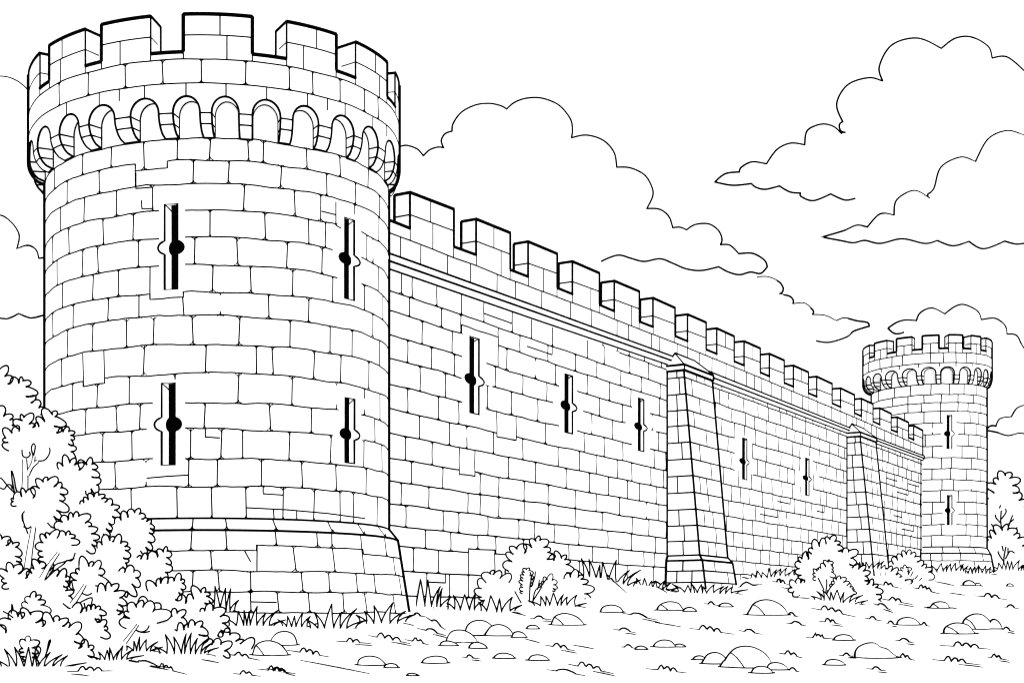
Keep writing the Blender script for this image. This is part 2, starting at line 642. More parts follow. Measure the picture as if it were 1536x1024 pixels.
NEAR = dict(
    name='near', xl=68.5, xr=581.8, Yc=34.0, xref=325, pl=44, pr=597.5, seed=4,
    label='big round crenellated stone tower in the left foreground beside the bushes',
    thin=1.7, mid=2.6, fat=4.3, gap=5, worn=.07, amp=.04, thick=.55,
    ring1=777, ring2=794.5, ring2_x=595, base=925, base_x=613.5,
    top=21.5, mid_line=53, sill=78, p_lines=[89, 125], arch_top=144.5, spring=168, curve=166, corbel=[177, 192],
    lines=[207.5, 240, 275, 315, 356, 397, 437.5, 474, 516.5, 560, 603.5, 643, 687.5, 729, 777, 794.5, 826, 856, 887, 918],
    rows=[[82, 124, 167, 216, 266, 315, 372.5, 395, 460, 510, 552],
          [101, 149, 203, 290, 343, 421.5, 490, 533, 569],
          [91, 126.5, 175, 229, 366, 442, 481, 532, 568],
          [79.5, 103.6, 155, 200, 315, 397.6, 463, 488, 550, 559],
          [86, 124, 147, 207.6, 292, 356, 430.5, 483, 567],
          [94, 139.6, 177.7, 225, 319, 376, 439, 499, 546.5, 574],
          [79.5, 110, 162.5, 208.5, 275, 330.6, 403, 463, 559],
          [101.5, 139, 190, 230.5, 289, 359, 435, 495, 528, 569],
          [92.7, 125, 156.6, 216, 308.7, 384.5, 409, 471, 511, 553],
          [109, 146, 194, 262, 357.5, 438, 504.6, 546.5, 569.6],
          [128.5, 175, 210, 307, 405, 467, 562],
          [154, 198, 286, 332, 364, 434, 496, 545.6, 572.6],
          [173, 219, 283, 326, 392, 453, 504, 549],
          [197, 265.6, 317.5, 369, 424.6, 471, 510, 530, 565.5],
          [289, 339.5, 412, 495, 541, 572],
          [287, 339.5, 414, 476, 498, 542, 578],
          [317, 385.6, 442, 501, 545, 591],
          [289, 328, 376, 453, 493.6, 535, 562, 600],
          [376, 417, 463.5, 515, 548.6, 591]],
    shifts=[(1, 203, 251, -10), (6, 225, 275, -8), (9, 125, 157, -8), (16, 385, 545, 8)],
    head=.13, splay=.7, rim=.9,
    slits=[(247, 266, 306, 434, 371, 237, 276, .1), (517, 531, 328, 449, 389, 508.5, 540, -.05),
           (242.5, 262, 574, 697, 636, 231.5, 272, .1), (517.5, 531.5, 597, 694, 651, 510, 539.5, -.05)],
    extra=[[(204, 259), (204, 283), (229, 281)], [(229, 281), (229, 312)], [(212, 300), (213, 313), (228, 313)],
           [(482.6, 317), (503, 322)], [(503.7, 303), (503.7, 338), (511, 342)],
           [(370, 761), (430, 764), (491, 769.5), (547, 777)], [(410, 763), (411, 777)], [(445, 764.5), (445, 779)],
           [(394.7, 729), (394.7, 740), (424, 742)], [(220, 716.7), (250, 714), (283, 712)], [(308, 643), (308, 655), (330, 656.5)],
           [(367, 826), (376, 842)], [(376, 902), (415, 903)]],
    p_rows=[[89, 132.5, 188, 244, 302, 368.5, 434, 469, 510, 546.5, 567], [100, 149, 179, 217, 279, 339, 400, 461, 491, 517.5, 559, 579]],
    arches=[65, 103, 152, 216.5, 279.5, 338, 400, 459, 515, 556, 586], back_arches=15, arch_w=.70,
    merlons=[(275, 378.4), (152.5, 226), (74.5, 128), (None, 60), (430, 504), (533.4, 580), (592.5, None)], back_merlons=6,
    m_joint={0: (.5, .5), 1: (.41, .36), 2: (None, .4), 3: (.53, .63), 4: (.58, .32), 5: (.56, .7), 6: (.3, .8)})

FAR = dict(
    name='far', xl=1308, xr=1479.5, Yc=78.6, xref=1394, pl=1295.5, pr=1487, seed=9,
    label='smaller distant round tower with two arrow slits closing the far right end of the wall',
    thin=1.25, mid=1.65, fat=2.5, gap=3.5, worn=0, amp=.03, thick=.5,
    ring1=820, ring2=829.4, ring2_x=1485, base=858, base_x=1491,
    top=503, mid_line=515, sill=523, p_lines=[529.4, 544.4], arch_top=550.6, spring=559, curve=558, corbel=[564, 570],
    lines=[576, 591.7, 604, 617, 634.5, 651.4, 669, 686.5, 703, 719.6, 735.7, 752.8, 770.4, 786.7, 803, 820, 829.4, 840.7, 853],
    rows=[[1318, 1342, 1366, 1396.5, 1424, 1446, 1464], [1339, 1362, 1386, 1412, 1437, 1460], [1362, 1382, 1411, 1437, 1452, 1470],
          [1357, 1386, 1411, 1455, 1468], [1356, 1399, 1447, 1464], [1330, 1388, 1453, 1471], [1345, 1399, 1443, 1466],
          [1412, 1427, 1457], [1398, 1425.5, 1450, 1470], [1413, 1430, 1457], [1411, 1438, 1464], [1399, 1447, 1464],
          [1397, 1449, 1466], [1412, 1449, 1466], [1397, 1429, 1455], [1414, 1439, 1462], [1396, 1413, 1441, 1474], [1397, 1440, 1462]],
    head=.1, splay=.8, rim=.65,
    slits=[(1420.5, 1427.8, 622, 673, 650, 1416.5, 1431.5, -.06), (1421, 1428, 742, 787, 765, 1417.8, 1431.5, -.06)],
    p_rows=[[1303, 1320, 1338, 1354, 1396, 1415, 1434, 1450, 1464], [1322, 1349, 1378, 1409, 1434, 1458]],
    arches=[1302, 1315.5, 1336.8, 1364, 1393, 1421.4, 1448, 1467, 1479], back_arches=12, arch_w=.75,
    merlons=[(1383.5, 1408.4), (1344.8, 1368), (1312, 1330.5), (None, 1304), (1423, 1444), (1456.5, 1470.8), (1479, None)], back_merlons=6,
    m_joint={k: (None, .5) for k in range(7)})

build_tower(NEAR)
build_tower(FAR)

# ------------------------------------------------------------------ the long wall
VX = 2030.0
KW = 34.0 * 1447
WD = Vector(((VX - CX) / F, 1, 0)).normalized()      # along the wall, away from the viewer
WN = Vector((WD.y, -WD.x, 0))                        # outward, towards the viewer


def wY(px):
    return KW / (VX - px)


def wpx(s):
    return VX - KW / (s * WD.y)


def ws(px):
    return wY(px) / WD.y


def W(px, py, out=0.0):
    return at(px, py, wY(px)) + WN * out


def Wz(px, z, out=0.0):
    p = at(px, HY, wY(px)) + WN * out
    p.z = z
    return p


def wz(px, py):
    return EYE + (HY - py) / F * wY(px)


SILL = [(585, 330.6), (614.8, 342.5), (680, 369.7), (713.7, 382), (763.8, 404), (791, 414.5), (835.6, 431.7), (858.5, 441), (898.3, 456.8),
        (920.5, 466.3), (958, 481.8), (978.5, 489.8), (1011.7, 503.5), (1030.7, 511.4), (1058, 523.5), (1074.5, 530.4), (1100.5, 541.4),
        (1115.5, 547.7), (1139.6, 558), (1153, 563.8), (1175.5, 573.6), (1190, 579.8), (1211.8, 589), (1225, 594.8), (1247.4, 604.2),
        (1260.8, 610.3), (1281, 619), (1292, 624), (1309.5, 631.8), (1319.6, 636.6), (1336, 643.8), (1345.8, 648), (1362, 655.5), (1383.5, 665)]
TOPS = [(614.8, 288.5, 680, 313.5), (714, 328.5, 764.6, 349), (792, 362.3, 835, 380.3), (858.5, 392, 898.3, 409.3), (921.3, 421.2, 958.2, 436.8),
        (979.3, 446.8, 1011.7, 461.3), (1031.2, 471.3, 1058.4, 483.2), (1075, 492.2, 1100.5, 504), (1116, 511.6, 1139.6, 522), (1154, 530.4, 1175.5, 540),
        (1190, 548, 1211.8, 557.8), (1225, 564.6, 1247.4, 575), (1260.8, 582, 1281, 591.8), (1292, 597.6, 1308.8, 605.5), (1319.6, 611.8, 1336, 620),
        (1345.8, 625.4, 1362, 633), (1370.5, 638.2, 1383.3, 645)]
STR1 = [(585, 382.8), (800, 460), (1011, 536.8), (1066, 559.5), (1274, 642.5), (1382, 683)]
STR2 = [(585, 394), (800, 469), (1011, 543.5), (1066, 566.5), (1274, 646.5), (1382, 686.5)]
STR3 = [(585, 403.7), (800, 478.2), (1011, 550), (1066, 572.5), (1274, 650.5), (1382, 689.5)]
BOX = [(585, 19), (614, 18), (714, 16), (858, 13), (979, 11), (1075, 8.9), (1190, 7.5), (1370, 5)]
X0, X1 = 545.0, 1383.3
PXS = [X0 + (X1 - X0) * k / 60 for k in range(61)]
wall = empty('curtain_wall', (Wz(585, gz(wY(585)))))
tag(wall, 'long crenellated stone wall with two buttresses running from the big tower to the distant one', 'wall', None, 'thing')
TH = 1.0                                             # wall thickness
SLITS = [(704.5, 718, 506, 620, 569.6, 697, 726, .15), (847, 858.3, 562, 649, 609, 841, 865, .15), (957, 965.3, 597.5, 676, 640, 951.5, 970.5, .15),
         (1113.3, 1120, 657, 718.5, 692, 1109, 1123.5, .15), (1207.8, 1213.2, 687, 742.5, 717, 1204, 1216.8, .15)]
BUTT = [1000.0, 1269.7]

# wall body: the profile z is surveyed, so the old wall dips a little
bodyw = MB()
n = len(PXS)
zlow = -.5
bodyw.add([Wz(x, zlow) for x in PXS] + [Wz(x, wz(x, interp(STR1, x))) for x in PXS] +
          [Wz(x, wz(x, interp(STR1, x)), -TH) for x in PXS] + [Wz(x, zlow, -TH) for x in PXS],
          [[k, k + 1, n + k + 1, n + k] for k in range(n - 1)] + [[n + k, n + k + 1, 2 * n + k + 1, 2 * n + k] for k in range(n - 1)] +
          [[2 * n + k, 2 * n + k + 1, 3 * n + k + 1, 3 * n + k] for k in range(n - 1)] + [[3 * n + k, 3 * n + k + 1, k + 1, k] for k in range(n - 1)] +
          [[0, n, 2 * n, 3 * n], [n - 1, 4 * n - 1, 3 * n - 1, 2 * n - 1]])
cutters, sparts, WEX = [], [], []
for (x0, x1, y0, y1, yc, xl, xr, dep) in SLITS:
    xm = (x0 + x1) / 2
    sc = wY(xm) / F
    out = [(x, wz(xm, yy)) for x, yy in slit_outline(x0, x1, y0, y1, yc, xl, xr)]
    # the head and foot of a slit follow the wall's own perspective: level edges
    inn = splay(out, x0, x1, False, .6 if xm < 1000 else .42)
    rd_ = Vector(((xm - CX) / F, 1, 0))
    dep = .09 / (rd_.dot(WD) / -rd_.dot(WN))
    far_ = [Wz(x, z, -dep) for x, z in inn]
    near_ = [Wz(x, z) for x, z in out]
    cutters.append(([a + (a - b) * .25 for a, b in zip(near_, far_)], far_))
    s = MB()
    s.add([Wz(x, z, -dep + .004) for x, z in inn], [list(range(len(out)))], 1)  # black backing paints the dark inside of the shallow slit
    wgt = 2.1 if xm < 900 else 1.8 if xm < 1000 else 1.4
    s.tube([Wz(x, z, .002) for x, z in out], pen(wgt, wY(xm)), True)
    for q in out[:2]:
        s.tube([Wz(*q), Wz(xm, q[1] - .12, -dep * .8)], pen(1.0, wY(xm)))
    sparts.append(s)
    g = 5 if xm < 1000 else 3.5
    WEX.append((x0 - g, x1 + g * 1.2, wz(xm, y1 + 3), wz(xm, y0 - 3)))
    WEX.append((xl - g, xr + g, wz(xm, yc + 14), wz(xm, yc - 14)))
bodyw = cut(bodyw, cutters)


def wfree(px, z):
    return not any(a < px < b and c < z < d for a, b, c, d in WEX)


def wclear(px, z):
    for (x0, x1, y0, y1, yc, xl, xr, dep) in SLITS:
        xm = (x0 + x1) / 2
        if (x0 - 4 < px < x1 + 4 and wz(xm, y1 + 3) < z < wz(xm, y0 - 3)) or (xl - 2 < px < xr + 2 and wz(xm, yc + 10) < z < wz(xm, yc - 10)):
            return False
    return True


def wthin(px):
    return pen(1.75 - .35 * min(1, max(0, (px - 600) / 600)), wY(px))


def wfat(px, k=1.0):
    return pen((4.2 - 1.5 * min(1, max(0, (px - 600) / 700))) * k, wY(px))


def wline(mb, xa, xb, zf, out=0.0, wf=wthin, test=True):
    m = max(3, int((xb - xa) / 9))
    seg = []
    steps = [p + e for L_ in WSH.values() for a, b, _ in L_ for p in (a, b) for e in (-.02, .02)] if test else []
    for x in sorted([xa + (xb - xa) * k / m for k in range(m + 1)] + [p for p in steps if xa < p < xb]):
        z = zf(x)
        if z is not None and (not test or wfree(x, z)):
            seg.append((Wz(x, z, out), wf(x)))
        else:
            if len(seg) > 1:
                mb.tube([a for a, _ in seg], [b for _, b in seg])
            seg = []
    if len(seg) > 1:
        mb.tube([a for a, _ in seg], [b for _, b in seg])


COURSE = [367, 401, 435, 465.6, 502, 537, 576, 613, 650, 686.5, 721, 755, 788, 818, 855, 892, 928]
CZ = [wz(585, y) for y in COURSE]
WROWS = {1: [602, 618, 655, 692, 725.5, 768, 797, 828.5, 881, 906, 944.5, 972.7],
         2: [614, 662, 691, 747, 779.6, 821.6, 863, 895, 931, 961.6, 990],
         3: [633, 678, 747, 760, 803, 833, 880.6, 914, 946, 989],
         4: [611.4, 647, 681.5, 742.7, 784, 820, 899, 933.4, 978.7],
         5: [630, 668, 731, 767, 806.5, 887.5, 918.7, 987.5],
         6: [611.4, 657.5, 688, 745, 774, 818, 876, 906, 934, 981],
         7: [629, 674, 700, 740, 784, 837, 869, 894, 925.6, 947.5],
         8: [608, 648, 688.6, 712, 762.5, 803, 849, 884, 912.5, 941, 959, 984],
         9: [617, 664, 720, 748, 786, 822, 862.5, 894, 929, 969.7],
         10: [601.6, 643, 701.7, 720, 748, 786, 822.7, 862.5, 903, 948, 973],
         11: [608.7, 664.5, 688, 731.7, 778, 801.6, 831, 868, 911.6, 947, 983],
         12: [638, 676, 716.5, 743.5, 785, 820, 853, 888.5, 927.5, 965.6],
         13: [620, 657.4, 702.5, 742, 778, 830, 869, 904.7, 940.6, 980],
         14: [640, 674, 702.5, 745, 800, 850, 900, 956, 985],
         15: [650, 700, 760, 830, 900]}
rw = random.Random(21)
WSH = {}
for (i, xa, xb, dy) in [(3, 692, 747, 13), (7, 745, 774, -6), (9, 688.6, 712, -7), (13, 702.5, 742, 6)]:
    WSH.setdefault(i, []).append((xa, xb, dy * 36 / F))


def cz_at(i, x):
    return CZ[i] + sum(d for a, b, d in WSH.get(i, []) if a <= x <= b)


for i, z in enumerate(CZ):
    def zf(x, z=z, i=i):
        zs = wz(x, interp(STR3, x))
        zz = cz_at(i, x) + .035 * noise.noise(Vector((wY(x) * .9, i * 5.1, 0))) + .012 * noise.noise(Vector((wY(x) * 4, i * 2.1, 4)))
        if zz > zs - .12 or zz < gz(wY(x)) - .3:
            return None
        return zz
    wline(bodyw, 575, X1 - .5, zf)
    if i + 1 >= len(CZ):
        break
    xs = list(WROWS.get(i, []))
    s = ws(xs[-1] if xs else 575)
    while True:
        s += rw.uniform(.85, 1.75)
        x = wpx(s)
        if x > X1 - 3:
            break
        if x > 994 or not xs or x > xs[-1]:
            xs.append(x)
    for x in xs:
        z0, z1 = cz_at(i + 1, x), cz_at(i, x)
        zs = wz(x, interp(STR3, x))
        z1 = min(z1, zs)
        z0 = max(z0, gz(wY(x)) - .3)
        if z1 - z0 < .1:
            continue
        dash = rw.random() < .035
        run = []
        for k in range(7):
            zz = z0 + (z1 - z0) * k / 6
            ok = wclear(x, zz) and not (dash and k in (2, 4) and rw.random() < .6)
            if ok:
                run.append(Wz(x + .25 * math.sin(k + i), zz))
            if not ok or k == 6:
                if len(run) > 1:
                    bodyw.tube(run, wthin(x))
                run = []
        if x < 1000 and not any(abs(x - q) < .6 for v in (i, i + 1) for a, b, _ in WSH.get(v, []) for q in (a, b)):
            e = .07
            for zz, sg in ((z0, 1), (z1, -1))[:1 if z1 > zs - .15 else 2]:
                for q in (-1, 1):
                    if wfree(x, zz):
                        p = Wz(x, zz)
                        bodyw.tube([p + WD * (q * e * 1.6), p + WD * (q * e * .4) + Vector((0, 0, sg * e * .35)), p + Vector((0, 0, sg * e))], wthin(x) * .62)
# half stones here and there
for (xa, xb, i, fr) in ((725.5, 768, 1, .55), (790, 828, 2, .5), (640, 668, 14, .4), (1140, 1166, 8, .5), (1166, 1185, 7, .4), (1225, 1236, 7, .5),
                        (1330, 1345, 3, .5), (1345, 1362, 4, .45), (1362, 1378, 3, .4), (1340, 1352, 6, .5), (1352, 1370, 7, .5)):
    z = CZ[i] + (CZ[i + 1] - CZ[i]) * fr
    wline(bodyw, xa, xb, lambda x: z)
    bodyw.tube([Wz(xb, z), Wz(xb, CZ[i])], wthin(xb))
bodyw.tube([Wz(X1 - 2.5, zlow), Wz(X1 - 2.5, wz(X1, 690))], wfat(X1, .9))
bodyw.build('wall_body', STONE, wall)
for s in sparts:
    s.build('arrow_slit', STONE, wall)

# string course: a moulding that juts out
sm = MB()
OUT = .09
prof = [(STR1, 0.0, 0), (STR1, OUT, 0), (STR2, OUT, 0), (STR3, .003, 0)]
rowsv = []
for tab, o, _ in prof:
    rowsv.append([Wz(x, wz(x, interp(tab, x)), o) for x in PXS])
for a in range(3):
    sm.add(rowsv[a] + rowsv[a + 1], [[k, k + 1, n + k + 1, n + k] for k in range(n - 1)])
sm.add([r[-1] for r in rowsv], [[0, 1, 2, 3]])
for a, wd in ((1, .62), (2, .62), (3, .55)):
    sm.tube(rowsv[a], [wfat(x, wd) for x in PXS])
sm.tube([r[-1] for r in rowsv[1:]], wfat(X1, .8))
sm.build('string_course', STONE, wall)

# parapet below the merlons
PT = .42
pm = MB()
zf_s = lambda x: wz(x, interp(SILL, x))
zf_b = lambda x: wz(x, interp(STR1, x)) + .003
zf_c = lambda x: wz(x, interp(SILL, x) + interp(BOX, x))
lo_ = [Wz(x, zf_b(x), .004) for x in PXS]; hi_ = [Wz(x, zf_s(x), .004) for x in PXS]
hb_ = [Wz(x, zf_s(x), -PT) for x in PXS]; lb_ = [Wz(x, zf_b(x), -PT) for x in PXS]
for a, b in ((lo_, hi_), (hi_, hb_), (hb_, lb_)):
    pm.add(a + b, [[k, k + 1, n + k + 1, n + k] for k in range(n - 1)])
pm.add([lo_[-1], hi_[-1], hb_[-1], lb_[-1]], [[0, 1, 2, 3]])
wline(pm, 575, X1, lambda x: zf_c(x) + .015 * noise.noise(Vector((wY(x), 9, 0))), .004, wthin, False)
pj = [600, 630.6, 670.7, 705, 745, 772.5, 812, 855, 887, 925, 942, 976.6, 989, 1015]
s = ws(1015)
while True:
    s += rw.uniform(.7, 1.5)
    if wpx(s) > X1 - 4:
        break
    pj.append(wpx(s))
for x in pj:
    pm.tube([Wz(x, zf_b(x), .004), Wz(x + .2, zf_c(x), .004)], wthin(x))
pm.tube([lo_[-1], hi_[-1]], wfat(X1, .9))
edges = [575] + [v for t in TOPS for v in (t[0], t[2])]
for k in range(0, len(edges) - 1, 2):
    xa, xb = edges[k], edges[k + 1]
    if xb - xa > 1:
        pm.tube([Wz(xa, zf_s(xa), .004), Wz(xb, zf_s(xb), .004)], [wfat(xa, .9), wfat(xb, .9)])
    for x in (xa, xb):
        pm.tube([Wz(x, zf_s(x), .004), Wz(x, zf_c(x), .004)], wthin(x))
pm.build('parapet', STONE, wall)
for i, (xa, ya, xb, yb) in enumerate(TOPS):
    m = MB()
    za, zb = wz(xa, ya), wz(xb, yb)
    sa, sb = zf_s(xa) - .0, zf_s(xb) - .0
    q = [Wz(xa, sa, .004), Wz(xb, sb, .004), Wz(xb, zb, .004), Wz(xa, za, .004),
         Wz(xa, sa, -PT), Wz(xb, sb, -PT), Wz(xb, zb, -PT), Wz(xa, za, -PT)]
    m.add(q, [[0, 1, 2, 3], [1, 5, 6, 2], [5, 4, 7, 6], [4, 0, 3, 7], [3, 2, 6, 7]])
    f_, md = wfat(xa), wfat(xa, .62)
    m.tube([q[3], q[2]], f_); m.tube([q[2], q[1]], f_ * .9); m.tube([q[0], q[3]], md)
    m.tube([q[3], q[7]], f_ * .85); m.tube([q[7], q[4]], f_ * .9); m.tube([q[0], q[4]], md)
    m.tube([q[2], q[6]], md); m.tube([q[6], q[7]], md); m.tube([q[5], q[6]], md)
    t = .42
    ma, mb_ = za + (sa - za) * .62, zb + (sb - zb) * .58
    th = wthin(xa)
    m.tube([Wz(xa, ma, .004), Wz(xb, mb_, .004)], th)
    m.tube([Wz(xa, ma, .004), Wz(xa, ma, -PT)], th)
    j1 = rw.uniform(.45, .62); j2 = rw.uniform(.4, .75)
    xm = xa + (xb - xa) * j1
    if i in (0, 1) or (i > 4 and rw.random() < .25):
        m.tube([Wz(xm, za + (zb - za) * j1, .004), Wz(xm, ma + (mb_ - ma) * j1, .004)], th)
    xm = xa + (xb - xa) * j2
    if i < 4 or rw.random() < .5:
        m.tube([Wz(xm, ma + (mb_ - ma) * j2, .004), Wz(xm, zf_c(xm), .004)], th)
    m.build('merlon', STONE, wall)


# buttresses: battered front, hipped cap
def buttress(px, ytop, yfas, yapex, rowy, ring, kl):
    Y0 = wY(px)
    O = at(px, HY, Y0)
    th, md, ft = pen(1.5 - .2 * (px > 1100), Y0), pen(2.3 - .5 * (px > 1100), Y0), pen(3.5 - .6 * (px > 1100), Y0)
    w, pt, pb = 2.5, .56, 1.10
    z1, zf_, za = wz(px, ytop), wz(px, yfas), wz(px, yapex)
    zg = gz(Y0) - .5
    zp = wz(px, ring[0]); zp2 = wz(px, ring[1])
    pr = lambda z: pt + (pb - pt) * (z1 - z) / (z1 - zp)

    def L(a, b, z):
        p = O + WD * a + WN * b
        return Vector((p.x, p.y, z))
    m = MB()
    zb_ = zp if ring[2] else zg
    lo, hi = pr(zb_), pr(zf_)
    m.add([L(0, -.05, zb_), L(0, lo, zb_), L(w, lo, zb_), L(w, -.05, zb_), L(0, -.05, zf_), L(0, hi, zf_), L(w, hi, zf_), L(w, -.05, zf_)],
          [[0, 1, 5, 4], [1, 2, 6, 5], [2, 3, 7, 6]])
    m.tube([L(-.01, .02, zb_), L(-.01, .02, zf_)], md)
    m.tube([L(0, lo, zb_), L(0, hi, zf_)], md)
    m.tube([L(w, lo, zb_), L(w, hi, zf_)], ft)
    zs = [z for z in rowy if zb_ < z < zf_ - .05]
    rb = random.Random(int(px))
    full = [zf_] + zs + [zb_]
    for z in zs:
        m.tube([L(0, 0, z), L(0, pr(z), z), L(w, pr(z), z)], th)
    for i in range(len(full) - 1):
        za_, zb2 = full[i], full[i + 1]
        if rb.random() < .85:
            f = rb.uniform(.35, .7)
            m.tube([L(0, pr(za_) * f, za_), L(0, pr(zb2) * f, zb2)], th)
        a = rb.uniform(.5, 1.1) if i % 2 else rb.uniform(1.0, 1.7)
        m.tube([L(a, pr(za_), za_), L(a, pr(zb2), zb2)], th)
        if rb.random() < .55:
            a2 = a + rb.uniform(.6, .9)
            if a2 < w - .25:
                m.tube([L(a2, pr(za_), za_), L(a2, pr(zb2), zb2)], th)
    r = m.build('buttress', STONE, wall)
    if ring[2]:
        m = MB()
        e = .11
        q0, q1, qb = pr(zp), pr(zp2) + e, pr(zp2) + e + .22
        A = [L(-.002, -.05, zp), L(-.002, q0 + .002, zp), L(w + .002, q0 + .002, zp), L(w + .002, -.05, zp)]
        B = [L(-e, -.05, zp2), L(-e, q1, zp2), L(w + e, q1, zp2), L(w + e, -.05, zp2)]
        Cc = [L(-e - .1, -.05, zg), L(-e - .1, qb, zg), L(w + e + .1, qb, zg), L(w + e + .1, -.05, zg)]
        for a, b in ((A, B), (B, Cc)):
            m.add(a + b, [[k, k + 1, 4 + k + 1, 4 + k] for k in range(3)])
            m.tube([a[0] + WN * .09 - WD * .02, b[0] + WN * .09 - WD * .02], md * 1.1); m.tube([a[1], b[1]], md); m.tube([a[2], b[2]], ft)
        m.tube(A, md * .9); m.tube(B, md * .9)
        t = (zp2 - zg)
        for k, fz in enumerate((.24, .50, .74)):
            z = zp2 - t * fz * .95
            qq = q1 + (qb - q1) * fz; ee = e + .1 * fz
            m.tube([L(-ee, 0, z), L(-ee, qq, z), L(w + ee, qq, z)], th)
        for (a, f0, f1) in ((.9, 0, .23), (2.0, .23, .48), (1.3, .48, .72), (2.3, .48, .72)):
            m.tube([L(a, q1 + (qb - q1) * f0, zp2 - t * f0), L(a, q1 + (qb - q1) * f1, zp2 - t * f1)], th)
        for (b, f0, f1) in ((.6, 0, .23), (.4, .23, .48), (.9, .23, .48)):
            m.tube([L(-e - .03, b, zp2 - t * f0), L(-e - .06, b, zp2 - t * f1)], th)
        m.build('plinth', STONE, r)
    c = MB()
    g = .03
    hb = pr(zf_) + g
    lowr = [L(-g, -.05, zf_), L(-g, hb, zf_), L(w + g, hb, zf_), L(w + g, -.05, zf_)]
    upr = [L(-g, -.05, z1), L(-g, hb, z1), L(w + g, hb, z1), L(w + g, -.05, z1)]
    c.add(lowr + upr, [[k, k + 1, 4 + k + 1, 4 + k] for k in range(3)])
    c.add(lowr, [[3, 2, 1, 0]])
    ra, rb_ = L(.42, .12, za), L(w - .42, .12, za)
    rc, rd = L(.42, -.05, za), L(w - .42, -.05, za)
    c.add(upr + [ra, rb_, rc, rd], [[1, 2, 5, 4], [0, 1, 4, 6], [2, 3, 7, 5], [4, 5, 7, 6]])
    c.tube(lowr, md); c.tube(upr, md)
    c.tube([lowr[2], upr[2]], ft); c.tube([lowr[0], upr[0]], md)
    c.tube([upr[0], ra], md * 1.1); c.tube([ra, upr[1]], th * 1.1); c.tube([ra, rb_], ft * .85); c.tube([rb_, upr[2]], ft * .85)
    c.tube([lowr[1], upr[1]], th)
    c.build('cap', STONE, r)
    if kl:
        r['label'] = kl
    return r


rz = [wz(1000, y) for y in (568, 593, 617, 640, 665, 690, 715, 740, 765, 789, 812)]
buttress(1000.0, 549.2, 557.5, 527.5, rz, (833.5, 841, True), 'nearer sloping buttress with a flared base')
rz2 = [wz(1269.7, 649.8) - .42 - .536 * k for k in range(14)]
buttress(1269.7, 649.5, 655.5, 634.5, rz2, (840, 846, False), 'farther sloping buttress behind the bush')

# ------------------------------------------------------------------ soft outlined bodies (foliage, clouds)


def resample(p, step):
    out = [p[0]]
    acc = 0.0
    for i in range(1, len(p)):
        a, b = p[i - 1], p[i]
        d = math.dist(a, b)
        while acc + d >= step:
            t = (step - acc) / d
            a = (a[0] + (b[0] - a[0]) * t, a[1] + (b[1] - a[1]) * t)
            out.append(a)
            d = math.dist(a, b)
            acc = 0
        acc += d
    if math.dist(out[-1], p[-1]) > step * .4:
        out.append(p[-1])
    return out


def scallop(pts, size, rnd):
    """Leafy edge: rounded lobes along pts (walked with the outside on the left)."""
    sm = resample(catmull(pts, 8), 1.0)
    idx = [0]
    while idx[-1] < len(sm) - 2:
        idx.append(min(len(sm) - 1, idx[-1] + max(3, int(size * rnd.uniform(.55, 1.35)))))
    if len(idx) > 2 and idx[-1] - idx[-2] < size * .45:
        idx.pop(-2)
    out = []
    for a, b in zip(idx[:-1], idx[1:]):
        p, q = sm[a], sm[b]
        dx, dy = q[0] - p[0], q[1] - p[1]
        d = math.hypot(dx, dy) or 1
        nx, ny = dy / d, -dx / d
        h = d * rnd.uniform(.5, .98)
        sk = rnd.uniform(-.05, .30)
        lobe = rnd.uniform(.62, 1.05)
        N = 9
        for k in range(N):
            t = k / N
            ang = PI * t
            along = .45 * (.5 - .5 * math.cos(ang)) + .55 * t
            lat = math.sin(ang) ** lobe
            along += sk * lat * .9
            out.append((p[0] + dx * along + nx * h * lat, p[1] + dy * along + ny * h * lat))
        # the notch reaches inwards
        out.append((q[0] - nx * d * .26 - dx * .10, q[1] - ny * d * .26 - dy * .10))
    return out


def inflate(mb, outline, Y, thick, cell):
    """A puffy solid whose rim is the outline (standing at depth Y)."""
    P = [Vector((x, y)) for x, y in outline]
    n = len(P)
    xs = [p.x for p in P]; ys = [p.y for p in P]
    inner = []

    def dist(x, y):
        best = 1e9
        for i in range(n):
            a = P[i]; b = P[(i + 1) % n]
            abx, aby = b.x - a.x, b.y - a.y
            L = abx * abx + aby * aby
            t = 0 if L == 0 else max(0, min(1, ((x - a.x) * abx + (y - a.y) * aby) / L))
            d = (x - a.x - abx * t) ** 2 + (y - a.y - aby * t) ** 2
            if d < best:
                best = d
        return math.sqrt(best)

    def inside(x, y):
        c = False
        j = n - 1
        for i in range(n):
            if (P[i].y > y) != (P[j].y > y) and x < (P[j].x - P[i].x) * (y - P[i].y) / (P[j].y - P[i].y) + P[i].x:
                c = not c
            j = i
        return c
    y = min(ys) + cell * .5
    r = 0
    while y < max(ys):
        x = min(xs) + cell * (.5 + .5 * (r % 2))
        while x < max(xs):
            if inside(x, y) and dist(x, y) > cell * .35:
                inner.append(Vector((x, y)))
            x += cell
        y += cell * .87
        r += 1
    V, E, Fc, ov, oe, of_ = delaunay_2d_cdt(P + inner, [(i, (i + 1) % n) for i in range(n)], [], 1, 1e-4)
    D = [0.0 if (k < len(ov) and any(i < n for i in ov[k])) else dist(v.x, v.y) for k, v in enumerate(V)]
    dm = max(D + [1e-6])
    on_rim = [d == 0.0 for d in D]
    T_ = [min(1, d / (dm * .9)) for d in D]
    H = [thick * t * t * (3 - 2 * t) + (.02 * thick if t > 0 else 0) for t in T_]
    front = [at(v.x, v.y, Y) + Vector((0, -h, 0)) for v, h in zip(V, H)]
    back = [at(v.x, v.y, Y) + Vector((0, h, 0)) for v, h in zip(V, H)]
    m = len(V)
    mb.add(front + back, [list(f) for f in Fc] + [[m + i for i in f][::-1] for f in Fc if not all(on_rim[i] for i in f)])


